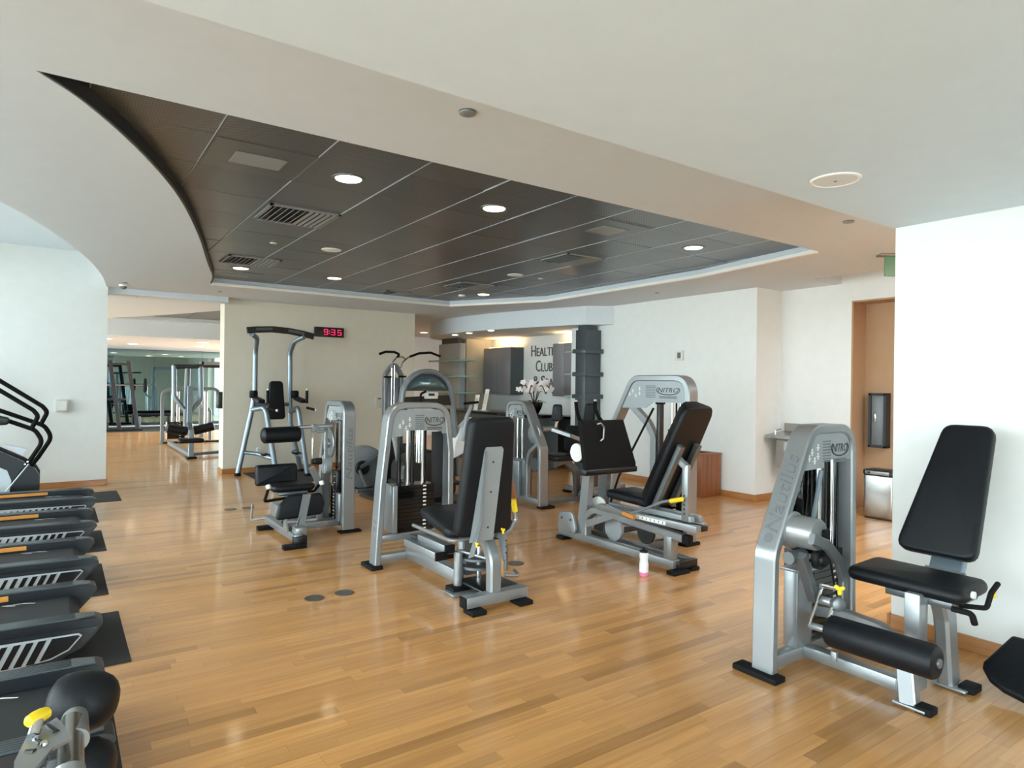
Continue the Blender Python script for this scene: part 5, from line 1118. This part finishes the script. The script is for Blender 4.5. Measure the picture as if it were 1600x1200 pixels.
def wheel_trainer():
    t = thing('wheel_elliptical', 'dark grey elliptical trainer with a round wheel housing behind the narrow tower', 'gym machine', (3.4, 8.5, 0)); Y = 8.3
    B().lathe((3.42, Y, 0.32), (0, 1, 0), [(0, 0.2), (0.02, 0.27), (0.06, 0.29), (0.16, 0.29), (0.2, 0.27), (0.22, 0.2)], 36).go('wheel_housing', 'grey_shell', t)
    B().lathe((3.36, Y-0.01, 0.32), (0, -1, 0), [(0, 0.1), (0.03, 0.09), (0.031, 0.001)], 20).go('crank_cover', 'black_plastic', t)
    B().rtube([(3.32, Y-0.04, 0.33), (3.75, Y-0.04, 0.56)], 0.05, 0.03, (0, 1, 0)).go('crank_arm', 'silver_dark', t)
    B().pad([(0, 0), (0.6, 0), (0.5, 0.45), (0.1, 0.6)], (3.55, Y+0.02, 0.05), (1, 0, 0), (0, 0, 1), 0.2, 0.04, 0.08).go('body_shell', 'black_plastic', t)
    B().rtube([(3.3, Y-0.06, 0.3), (3.4, Y-0.06, 0.08)], 0.035, 0.03, (0, 1, 0)).go('stabiliser_strut', 'silver', t)
    B().box((3.25, Y-0.12, 0.0), (3.7, Y-0.05, 0.05), 0.01).go('stabiliser', 'silver_dark', t); B().box((3.3, Y-0.1, 0), (4.1, Y+0.4, 0.04), 0.01).go('base', 'black_plastic', t)
    B().rtube([(3.9, Y+0.1, 0.4), (4.05, Y+0.1, 1.25)], 0.06, 0.06, (0, 1, 0)).go('mast', 'black_plastic', t)
wheel_trainer()

# ================================================================== reception
def shelf_column(x0, x1, y0, y1, zs, label, glassdir):
    t = thing('shelf_column', label, 'shelving', ((x0+x1)/2, (y0+y1)/2, 0))
    B().box((x0, y0, 0), (x1, y1, 2.37), 0.006).go('column_body', 'charcoal_laminate', t)
    B().box((x0+0.05, y0+0.05, 2.37), (x1-0.05, y1, 2.452), 0.0).go('column_neck', 'charcoal_laminate', t, smooth=0)
    for z in zs:
        B().box((x0-0.05, y0-0.06, z-0.035), (x1+0.13, y1+0.02, z+0.035), 0.004).go('ledge', 'charcoal_laminate', t)
        B().box((x0+0.02, y1+0.02, z-0.01), (x1-0.02, y1+0.3, z+0.01), 0.002).go('glass_shelf', 'glass_green', t)
shelf_column(7.0, 7.34, 7.96, 8.2, (2.02, 1.645, 1.28), 'charcoal shelf column at the right end of the reception', 1)
def glass_column():
    t = thing('shelf_column', 'pale grey panel with glass shelves at the left end of the reception', 'shelving', (7.05, 12.4, 0))
    B().box((7.0, 11.97, 0.0), (7.14, 12.9, 2.33), 0.006).go('column_body', 'pale_grey', t)
    B().box((7.02, 12.1, 2.33), (7.12, 12.8, 2.452), 0).go('column_neck', 'charcoal_laminate', t, smooth=0)
    for z in (1.96, 1.62, 1.27):
        B().box((6.9, 11.8, z-0.02), (7.3, 13.2, z+0.02), 0.004).go('ledge', 'glass_green', t)
glass_column()
def cabinet(y0, y1, label):
    t = thing('wall_cabinet', label, 'cabinet', (7.82, (y0+y1)/2, 1.25))
    B().box((7.67, y0, 1.25), (7.998, y1, 2.24), 0.004).go('body', 'charcoal_laminate', t)
    n = 2; st = (y1-y0)/n
    for k in range(n):
        d = B().box((7.65, y0+st*k+0.003, 1.255), (7.67, y0+st*(k+1)-0.003, 2.235), 0.003).go('door', 'brushed_grey', t)
        yy = y0+st*(k+1)-0.08 if k == 0 else y0+st*k+0.04
        B().box((7.644, yy, 1.28), (7.65, yy+0.05, 1.29), 0.001).go('knob', 'steel', d)
    ls = B().box((7.75, y0+0.06, 2.241), (7.9, y1-0.06, 2.256), 0.003).go('light_strip', 'lamp_warm', t)
    l = bpy.data.lights.new('strip_glow', 'AREA'); l.shape = 'RECTANGLE'; l.size = y1-y0-0.15; l.size_y = 0.14; l.energy = 2.4; l.color = (1.0, 0.68, 0.36)
    o = bpy.data.objects.new('strip_glow', l); COL.objects.link(o); o.parent = t; o.location = (0.0, 0, 1.012); o.rotation_euler = (pi, 0, pi/2)
cabinet(11.03, 12.05, 'brushed grey wall cabinet left of the wall lettering')
cabinet(8.95, 9.62, 'brushed grey wall cabinet covering the end of the wall lettering')
# wall lettering: small-capitals
t = thing('wall_lettering', 'dark grey raised words on the reception wall between the cabinets', 'sign', (7.99, 10.25, 1.8))
def word(first, rest, ystart, zbase, hb, hs, wf, wr):
    text(first, 'letter', 'letter_grey', t, (7.997, ystart, zbase), (0, -1, 0), (0, 0, 1), hb, 0.008, center=False, width=wf)
    text(rest, 'letters', 'letter_grey', t, (7.997, ystart-wf-0.035, zbase), (0, -1, 0), (0, 0, 1), hs, 0.008, center=False, width=wr)
word('H', 'EALTH', 10.76, 2.04, 0.225, 0.17, 0.15, 0.62)
word('C', 'LUB', 10.60, 1.73, 0.225, 0.17, 0.15, 0.36)
text('&', 'letter', 'letter_grey', t, (7.997, 10.69, 1.42), (0, -1, 0), (0, 0, 1), 0.225, 0.008, center=False, width=0.2)
word('S', 'PA', 10.42, 1.42, 0.225, 0.17, 0.12, 0.24)
# desk
t = thing('reception_desk', 'dark reception desk with black counter top under the canopy', 'desk', (6.75, 10.2, 0))
B().box((6.55, 8.75, 0), (6.65, 11.8, 0.9), 0.005).go('front_panel', 'charcoal_laminate', t)
B().box((6.65, 8.75, 0), (7.1, 8.85, 0.9), 0.004).go('side_panel', 'charcoal_laminate', t); B().box((6.65, 11.7, 0), (7.1, 11.8, 0.9), 0.004).go('side_panel', 'charcoal_laminate', t)
B().box((6.48, 8.68, 0.9), (7.15, 11.87, 0.95), 0.006).go('counter_top', 'black_gloss', t)
t = thing('back_counter', 'long dark counter below the reception wall cabinets', 'counter', (7.8, 10.4, 0))
B().box((7.6, 8.75, 0), (7.99, 12.25, 0.85), 0.004).go('body', 'charcoal_laminate', t); B().box((7.57, 8.73, 0.85), (7.99, 12.27, 0.89), 0.004).go('counter_top', 'black_gloss', t)
# orchid in a dark vase
def orchid():
    x, y, z = 6.75, 8.98, 0.95; t = thing('potted_orchid', 'white orchid in a dark bowl on the reception desk', 'plant', (x, y, z)); ro = random.Random(5)
    B().lathe((x, y, z), (0, 0, 1), [(0, 0.06), (0.02, 0.08), (0.12, 0.13), (0.2, 0.15), (0.21, 0.14), (0.17, 0.12)], 24).go('vase', 'black_gloss', t)
    for k in range(7):
        a = 2*pi*k/7+0.2; dx, dy = cos(a), sin(a); P = [V(x, y, z+0.15), V(x+dx*.08, y+dy*.08, z+0.38), V(x+dx*.2, y+dy*.2, z+0.54), V(x+dx*0.32, y+dy*0.32, z+0.36)]
        s = B().tube(P, 0.009, 6, bend=0.15).go('flower_stem', 'stem', t)
        for q in range(5):
            f = 0.25+0.18*q; c = P[1].lerp(P[2], min(1, f*1.2)) if f < 0.8 else P[2].lerp(P[3], (f-0.7)*2.5)
            c = c + V(ro.uniform(-.03, .03), ro.uniform(-.03, .03), ro.uniform(-.02, .03)); fl = B()
            for m_ in range(5):
                b_ = 2*pi*m_/5+ro.random(); ax = V(-0.7, -0.6, 0.3).normalized(); u = ax.orthogonal().normalized(); w_ = ax.cross(u); d = u*cos(b_)+w_*sin(b_)
                pp = [c, c+d*0.03+ax.cross(d)*0.026, c+d*0.062, c+d*0.03-ax.cross(d)*0.026]; fl.prism(pp, ax*0.003)
            fl.go('flower', 'petal', s, smooth=0)
    for k in range(6):
        a = 2*pi*k/6; dx, dy = cos(a), sin(a)
        B().prism([V(x, y, z+.17), V(x+dx*.1-dy*.03, y+dy*.1+dx*.03, z+.24), V(x+dx*.24, y+dy*.24, z+.2), V(x+dx*.1+dy*.03, y+dy*.1-dx*.03, z+.24)], (0, 0, 0.004)).go('leaf', 'leaf', t, smooth=0)
orchid()
for i, (y, h, tl, lb) in enumerate([(10.6, 0.42, 12, 'tall white leaflet stand on the reception desk'), (10.9, 0.3, 10, 'short white leaflet stand beside the tall one on the desk')]):
    t = thing('leaflet_stand', lb, 'stand', (6.75, y, 0.95)); Mr = Matrix.Translation((6.75, y, 0.952)) @ Matrix.Rotation(radians(tl), 4, 'Y')
    B().box((-0.008, -0.07, 0), (0.0, 0.07, h), 0.002, M=Mr).go('panel', 'white_plastic', t); B().box((-0.05, -0.07, 0), (0.08, 0.07, 0.01), 0.003, M=Matrix.Translation((6.75, y, 0.951))).go('base', 'white_plastic', t)
    B().box((-0.0095, -0.05, h*0.3), (-0.008, 0.05, h*0.8), 0.0, M=Mr).go('printed_leaflet', 'beige_plastic', t, smooth=0)

# ================================================================== wall fittings
def wbox(name, label, cat, lo, hi, m, extra=None, bev=0.004):
    t = thing(name, label, cat, ((lo[0]+hi[0])/2, (lo[1]+hi[1])/2, lo[2]))
    B().box(lo, hi, bev).go('housing', m, t)
    if extra: extra(t)
    return t
# digital clock
a, c = atY(490.5, 510.5, 10.93), atY(535.5, 528, 10.93)
t = thing('digital_clock', 'black wall clock with red digits reading 9:35', 'clock', ((a.x+c.x)/2, 10.9, c.z))
B().box((a.x, 10.87, c.z), (c.x, 10.93, a.z), 0.004).go('housing', 'black_plastic', t)
def seg7(ch, x, z, w_, h):
    S = {'9': 'abcdfg', '3': 'abcdg', '5': 'acdfg'}[ch]; b = B(); e = 0.012; y0, y1 = 10.866, 10.8695; sl = lambda zz: (zz-z)*0.08
    R_ = {'a': (x, z+h-e, x+w_, z+h), 'g': (x, z+h/2-e/2, x+w_, z+h/2+e/2), 'd': (x, z, x+w_, z+e), 'f': (x, z+h/2, x+e, z+h), 'b': (x+w_-e, z+h/2, x+w_, z+h), 'c': (x+w_-e, z, x+w_, z+h/2), 'e': (x, z, x+e, z+h/2)}
    for q in S: r = R_[q]; b.box((r[0], y0, r[1]), (r[2], y1, r[3]))
    b.go('digit', 'clock_red', t, smooth=0)
cw, chh = c.x-a.x, a.z-c.z
for k, ch in zip((0.3, 0.55, 0.77), '935'): seg7(ch, a.x+cw*k, c.z+chh*0.2, cw*0.14, chh*0.6)
b = B(); b.box((a.x+cw*0.48, 10.866, c.z+chh*0.32), (a.x+cw*0.505, 10.8695, c.z+chh*0.42)); b.box((a.x+cw*0.48, 10.866, c.z+chh*0.58), (a.x+cw*0.505, 10.8695, c.z+chh*0.68)); b.go('colon', 'clock_red', t, smooth=0)
def small(t, lo, hi, m, nm): B().box(lo, hi, 0.002).go(nm, m, t, smooth=0)
a, c = atY(87, 624, 10.6), atY(107, 643, 10.6)
wbox('wall_control_box', 'square beige control box on the left wall above the treadmills', 'switch', (a.x, 10.55, c.z), (c.x, 10.6, a.z), 'beige_plastic', lambda t: small(t, (a.x+.02, 10.547, c.z+.02), (c.x-.02, 10.55, a.z-.02), 'white_plastic', 'cover'))
wbox('wall_keypad', 'small black box on the end of the clock wall by the passage', 'keypad', (2.07, 11.0, 1.03), (2.13, 11.2, 1.29), 'black_plastic', lambda t: small(t, (2.066, 11.03, 1.08), (2.07, 11.17, 1.24), 'ink_grey', 'key_panel'))
a, c = atY(586.5, 621, 10.93), atY(600, 637, 10.93)
wbox('wall_thermostat', 'small cream box on the clock wall beside the lat pulldown', 'thermostat', (a.x, 10.89, c.z), (c.x, 10.93, a.z), 'beige_plastic', lambda t: small(t, (a.x+.03, 10.886, a.z-.03), (a.x+.09, 10.89, a.z-.008), 'ink', 'display'))
for k, (px, lb) in enumerate([(404, 'left white socket plate low on the clock wall'), (423, 'right white socket plate low on the clock wall')]):
    p = atY(px, 705, 10.93)
    wbox('socket_plate', lb, 'socket', (p.x-0.04, 10.922, p.z-0.06), (p.x+0.04, 10.93, p.z+0.06), 'white_plastic', lambda t: [small(t, (p.x-.015, 10.92, p.z+dz-.015), (p.x+.015, 10.922, p.z+dz+.015), 'beige_plastic', 'outlet') for dz in (-.028, .028)])
a, c = atX(1057.5, 548, 7.35), atX(1069, 563, 7.35)
wbox('alarm_strobe', 'small grey and white alarm strobe on the right wall', 'alarm', (7.31, c.y, c.z), (7.35, a.y, a.z), 'white_plastic', lambda t: small(t, (7.3, c.y+.03, c.z+.03), (7.31, a.y-.05, a.z-.03), 'ink_grey', 'lens'))
p = atX(1345.5, 682, 8.2); wbox('switch_plate', 'steel switch plate on the tan wall', 'switch', (8.19, p.y-0.04, p.z-0.06), (8.2, p.y+0.04, p.z+0.06), 'steel', lambda t: small(t, (8.186, p.y-.012, p.z-.025), (8.19, p.y+.012, p.z+.025), 'beige_plastic', 'toggle'))
# framed cabinet on the tan wall
a, c = atX(1364.5, 614, 8.2), atX(1391, 700, 8.2)
t = thing('framed_wall_cabinet', 'black framed narrow cabinet on the tan alcove wall', 'cabinet', (8.15, (a.y+c.y)/2, c.z))
y0, y1, z0, z1 = c.y, a.y, c.z, a.z
f = B(); f.box((8.08, y0, z0), (8.2, y0+.03, z1), .003); f.box((8.08, y1-.03, z0), (8.2, y1, z1), .003); f.box((8.08, y0, z0), (8.2, y1, z0+.03), .003); f.box((8.08, y0, z1-.03), (8.2, y1, z1), .003); f.go('frame', 'ink', t, smooth=0)
d = B().box((8.1, y0+.03, z0+.03), (8.12, y1-.03, z1-.03), 0.002).go('door', 'grey_shell', t); B().box((8.09, y1-.09, z0+.3), (8.1, y1-.06, z0+.42), 0.003).go('latch', 'steel', d)
# drinking fountain behind the leg extension tower
t = thing('drinking_fountain', 'steel drinking fountain on the wall behind the leg extension tower', 'fountain', (7.7, 4.72, 0.4))
B().box((7.62, 4.5, 0.42), (7.9, 4.95, 0.82), 0.03).go('body', 'steel', t); B().prism([(7.5, 4.5, 0.82), (7.9, 4.5, 0.78), (7.9, 4.5, 0.9), (7.5, 4.5, 0.86)], (0, 0.5, 0)).go('basin', 'steel', t, smooth=0)
B().tube([(7.56, 4.9, 0.86), (7.56, 4.9, 0.92), (7.6, 4.85, 0.94)], 0.012, 8, bend=0.02).go('spout', 'chrome', t); B().box((7.86, 4.48, 0.78), (7.898, 4.97, 1.0), 0.005).go('backsplash', 'steel', t)
# steel bin and wooden bin
t = thing('pedal_bin', 'brushed steel rectangular waste bin in the tan alcove', 'bin', (7.66, 3.62, 0))
B().pad([(-0.13, -0.17), (0.13, -0.17), (0.13, 0.17), (-0.13, 0.17)], (7.68, 3.62, 0.02), (1, 0, 0), (0, 1, 0), 0.47, 0.008, 0.04).go('body', 'steel', t)
B().pad([(-0.135, -0.175), (0.135, -0.175), (0.135, 0.175), (-0.135, 0.175)], (7.68, 3.62, 0.49), (1, 0, 0), (0, 1, 0), 0.06, 0.012, 0.04).go('lid', 'black_plastic', t)
B().box((7.538, 3.5, 0.5), (7.546, 3.76, 0.54), 0.002).go('lid_trim', 'silver', t); B().box((7.536, 3.7, 0.51), (7.539, 3.73, 0.53)).go('sensor', 'ink', t, smooth=0)
B().pad([(-0.12, -0.16), (0.12, -0.16), (0.12, 0.16), (-0.12, 0.16)], (7.68, 3.62, 0.0), (1, 0, 0), (0, 1, 0), 0.02, 0.004, 0.03).go('base', 'black_plastic', t)
t = thing('wooden_bin', 'square wooden waste bin with open top against the right wall', 'bin', (7.12, 5.75, 0)); x0, x1, y0, y1, zt = 6.93, 7.32, 5.55, 5.97, 0.56
n = 4
for k in range(n):
    ya, yb = y0+(y1-y0)*k/n, y0+(y1-y0)*(k+1)/n; xa, xb = x0+(x1-x0)*k/n, x0+(x1-x0)*(k+1)/n
    B().box((x0, ya+.002, 0.02), (x0+0.02, yb-.002, zt), 0.003).go('slat', 'cherry', t); B().box((x1-0.02, ya+.002, 0.02), (x1, yb-.002, zt), 0.003).go('slat', 'cherry', t)
    B().box((xa+.002, y0, 0.02), (xb-.002, y0+0.02, zt), 0.003).go('slat', 'cherry', t); B().box((xa+.002, y1-0.02, 0.02), (xb-.002, y1, zt), 0.003).go('slat', 'cherry', t)
B().box((x0+.02, y0+.02, 0), (x1-.02, y1-.02, 0.03)).go('base', 'cherry', t, smooth=0)
rm = B(); rm.box((x0-.005, y0-.005, zt), (x1+.005, y0+.07, zt+.022), .003); rm.box((x0-.005, y1-.07, zt), (x1+.005, y1+.005, zt+.022), .003); rm.box((x0-.005, y0+.07, zt), (x0+.07, y1-.07, zt+.022), .003); rm.box((x1-.07, y0+.07, zt), (x1+.005, y1-.07, zt+.022), .003); rm.go('top_rim', 'cherry', t)
B().pad([(-.12, -.13), (.12, -.13), (.12, .13), (-.12, .13)], ((x0+x1)/2, (y0+y1)/2, 0.05), (1, 0, 0), (0, 1, 0), 0.5, 0.01, 0.05).go('liner', 'rubber', t)

# ================================================================== small floor things
t = thing('water_bottle', 'white squeeze bottle with pink base and dark cap before the leg press', 'bottle', (3.72, 3.52, 0)); c = (3.72, 3.52)
B().lathe((*c, 0), (0, 0, 1), [(0, 0.028), (0.006, 0.034), (0.035, 0.035), (0.0355, 0.0345)], 24).go('pink_base', 'pink_drink', t)
B().lathe((*c, 0.0355), (0, 0, 1), [(0, 0.0345), (0.06, 0.036), (0.085, 0.031), (0.095, 0.031), (0.13, 0.035), (0.15, 0.033)], 24).go('body', 'bottle_white', t)
cp = B().lathe((*c, 0.1855), (0, 0, 1), [(0, 0.034), (0.012, 0.034), (0.016, 0.028), (0.02, 0.012)], 24).go('cap', 'black_plastic', t); B().lathe((*c, 0.205), (0, 0, 1), [(0, 0.01), (0.02, 0.012), (0.026, 0.008)], 14).go('spout', 'black_plastic', cp)
# crescent cushion leaning on the right wall
u = V(-0.27, -0.96, 0).normalized(); Wd = V(0.75, -0.2, 0.62).normalized()
t = thing('wedge_cushion', 'black fan-shaped pad lying against the right wall at the frame edge', 'cushion', (3.85, 1.15, 0))
out = [(-0.065, 0.335), (-0.135, 0.14), (-0.13, 0.11), (-0.09, 0.06), (-0.03, 0.03), (0.05, 0.012), (0.15, 0.0), (0.33, 0.0), (0.38, 0.05), (0.08, 0.34)]
B().pad(out, (3.66, 1.15, 0.012), (0.0, -1, 0), (0.78, 0.0, 0.62), 0.05, 0.016, 0.02).go('cushion_body', 'vinyl', t)
# round floor outlet covers
for (x, y), lb in zip([(1.44, 4.37), (1.65, 4.37), (3.09, 4.34), (1.63, 7.91), (1.82, 7.9)],
                      ['round bronze floor cover on open floor, left of the nearer pair', 'round bronze floor cover on open floor, right of the nearer pair', 'round bronze floor cover right of the centre machine',
                       'round bronze floor cover left of the pad machine, outer of the far pair', 'round bronze floor cover next to the pad machine, inner of the far pair']):
    t = thing('floor_outlet_cover', lb, 'floor cover', (x, y, 0), 'round floor outlet covers')
    B().lathe((x, y, -0.002), (0, 0, 1), [(0, 0.068), (0.005, 0.068), (0.007, 0.062), (0.006, 0.06)], 28).go('ring', 'wood_dark_base', t); B().lathe((x, y, 0.0), (0, 0, 1), [(0, 0.06), (0.004, 0.059), (0.0045, 0.001)], 28).go('lid', 'charcoal_laminate', t)

# ================================================================== second room
def row_machine():
    t = thing('vertical_row_machine', 'grey machine with bent handle arms and black knee pads in the second room', 'gym machine', (2.1, 14.2, 0)); Y = 13.9
    B().box((1.98, 13.3, 0), (2.14, 13.5, 0.04), 0.005).go('rubber_foot', 'rubber', t)
    B().rtube([(2.06, Y-0.45, 0.04), (2.06, Y-0.45, 0.5), (2.08, Y-0.1, 0.62), (2.1, Y, 1.35)], 0.1, 0.09, (1, 0, 0)).go('front_mast', 'blue_grey', t)
    B().box((2.02, 13.45, 0.03), (2.1, 16.3, 0.1), 0.005).go('base_rail', 'grey_shell', t)
    B().tube([(1.82, Y, 1.74), (1.83, Y, 1.15), (2.0, Y-0.05, 0.9)], 0.045, 12, bend=0.15).go('handle_arm', 'blue_grey', t); B().tube([(2.28, Y, 1.74), (2.3, Y, 1.1), (2.14, Y-0.05, 0.88)], 0.045, 12, bend=0.15).go('handle_arm', 'blue_grey', t)
    B().tube([(1.8, Y, 1.74), (2.9, Y+0.6, 1.76)], 0.03, 10).go('cross_tube', 'ink', t); B().tube([(1.85, Y, 1.72), (2.3, Y, 1.74)], 0.045, 10).go('top_bar', 'ink', t)
    B().tube([(2.06, Y, 1.7), (2.06, Y+0.2, 0.4)], 0.05, 10).go('rear_mast', 'grey_shell', t)
    B().lathe((1.66, Y-0.3, 0.57), (1, 0, -0.2), [(0, 0.04), (0.02, 0.085), (0.36, 0.085), (0.38, 0.04)], 18).go('knee_pad', 'vinyl', t); B().lathe((2.12, Y-0.3, 0.5), (1, 0, 0.25), [(0, 0.04), (0.02, 0.085), (0.36, 0.085), (0.38, 0.04)], 18).go('knee_pad', 'vinyl', t)
    B().pad([(-0.25, -0.15), (0.22, -0.15), (0.18, 0.2), (-0.2, 0.2)], (2.06, Y-0.5, 0.3), (1, 0, 0), (0, 1, 0), 0.08, 0.03, 0.08).go('seat', 'vinyl', t)
    B().tube([(2.1, Y-0.3, 0.06), (2.9, Y+0.1, 0.05)], 0.03, 10).go('side_rail', 'grey_shell', t)
row_machine()
def cable_station():
    t = thing('cable_station', 'grey multi-station frame behind the row machine in the second room', 'gym machine', (2.4, 17, 0)); Y = 16.9
    B().rtube([(1.98, Y, 0.02), (1.98, Y, 1.17), (2.2, Y, 1.27), (3.1, Y, 1.27), (3.22, Y, 1.15), (3.25, Y, 0.02)], 0.07, 0.1, (0, 1, 0), bend=0.15).go('frame', 'grey_shell', t)
    rods(t, [(2.2, Y), (2.3, Y)], 0.3, 1.2, 0.04, 'steel'); rods(t, [(2.9, Y)], 0.2, 1.2, 0.04, 'steel')
    stack(t, (2.08, Y-0.05, 0.1), (2.45, Y+0.15, 0.5), 8)
    B().box((2.05, Y-0.07, 0.1), (2.08, Y-0.03, 0.5), 0.005).go('stack_guard', 'white_plastic', t)
    B().rtube([(2.75, Y+0.3, 1.1), (2.85, Y+0.3, 0.85), (3.05, Y+0.3, 0.75), (3.05, Y+0.3, 0.02)], 0.07, 0.07, (0, 1, 0), bend=0.1).go('swing_frame', 'silver', t)
    B().rtube([(3.0, Y+1.2, 0.02), (3.0, Y+1.2, 1.95)], 0.1, 0.1, (0, 1, 0)).go('tall_post', 'grey_shell', t); B().rtube([(3.0, Y+1.2, 1.9), (3.8, Y+1.2, 1.9)], 0.1, 0.1, (0, 1, 0)).go('top_rail', 'grey_shell', t)
    B().rtube([(3.7, Y+1.2, 0.02), (3.7, Y+1.2, 1.95)], 0.1, 0.1, (0, 1, 0)).go('tall_post', 'grey_shell', t)
    B().box((2.0, Y-0.1, 0), (3.3, Y+0.1, 0.03), 0.005).go('base', 'rubber', t)
cable_station()
def rack():
    t = thing('weight_rack_frame', 'grey slanted rack frame at the left of the second room before the mirror', 'rack', (1.35, 21.6, 0)); Y = 21.5
    for x in (0.9, 1.2, 1.65): B().rtube([(x+0.25, Y, 0.02), (x, Y, 2.0)], 0.1, 0.1, (0, 1, 0)).go('slant_post', 'ink', t)
    B().rtube([(1.0, Y, 0.9), (1.6, Y, 0.9)], 0.06, 0.06, (0, 1, 0)).go('cross_bar', 'ink', t); B().rtube([(0.9, Y, 1.9), (1.7, Y, 1.9)], 0.06, 0.06, (0, 1, 0)).go('cross_bar', 'ink', t)
    B().box((1.0, Y-0.3, 0), (2.0, Y+0.3, 0.05), 0.01).go('base', 'rubber', t)
    B().tube([(0.6, Y, 1.3), (2.2, Y, 1.3)], 0.02, 10).go('barbell', 'steel', t)
    for x in (0.75, 2.05): B().lathe((x, Y, 1.3), (1, 0, 0), [(0, 0.2), (0.05, 0.2)], 24).go('weight_disc', 'rubber', t)
rack()
t = thing('flat_bench', 'low black exercise bench on the mat before the mirror', 'bench', (2.5, 22.2, 0))
B().pad([(-0.7, -0.14), (0.7, -0.14), (0.7, 0.14), (-0.7, 0.14)], (2.5, 22.2, 0.38), (1, 0, 0), (0, 1, 0), 0.08, 0.03, 0.06).go('bench_pad', 'vinyl', t)
for x in (2.0, 3.0): B().box((x-.03, 22.05, 0), (x+.03, 22.35, 0.38), .005).go('leg', 'grey_shell', t)
tag(B().box((-2.8, 21.0, 0.0), (7.0, 23.1, 0.012), 0.003).go('floor_mat', 'mat_black', smooth=0), 'long black mat along the mirror in the second room', 'mat')
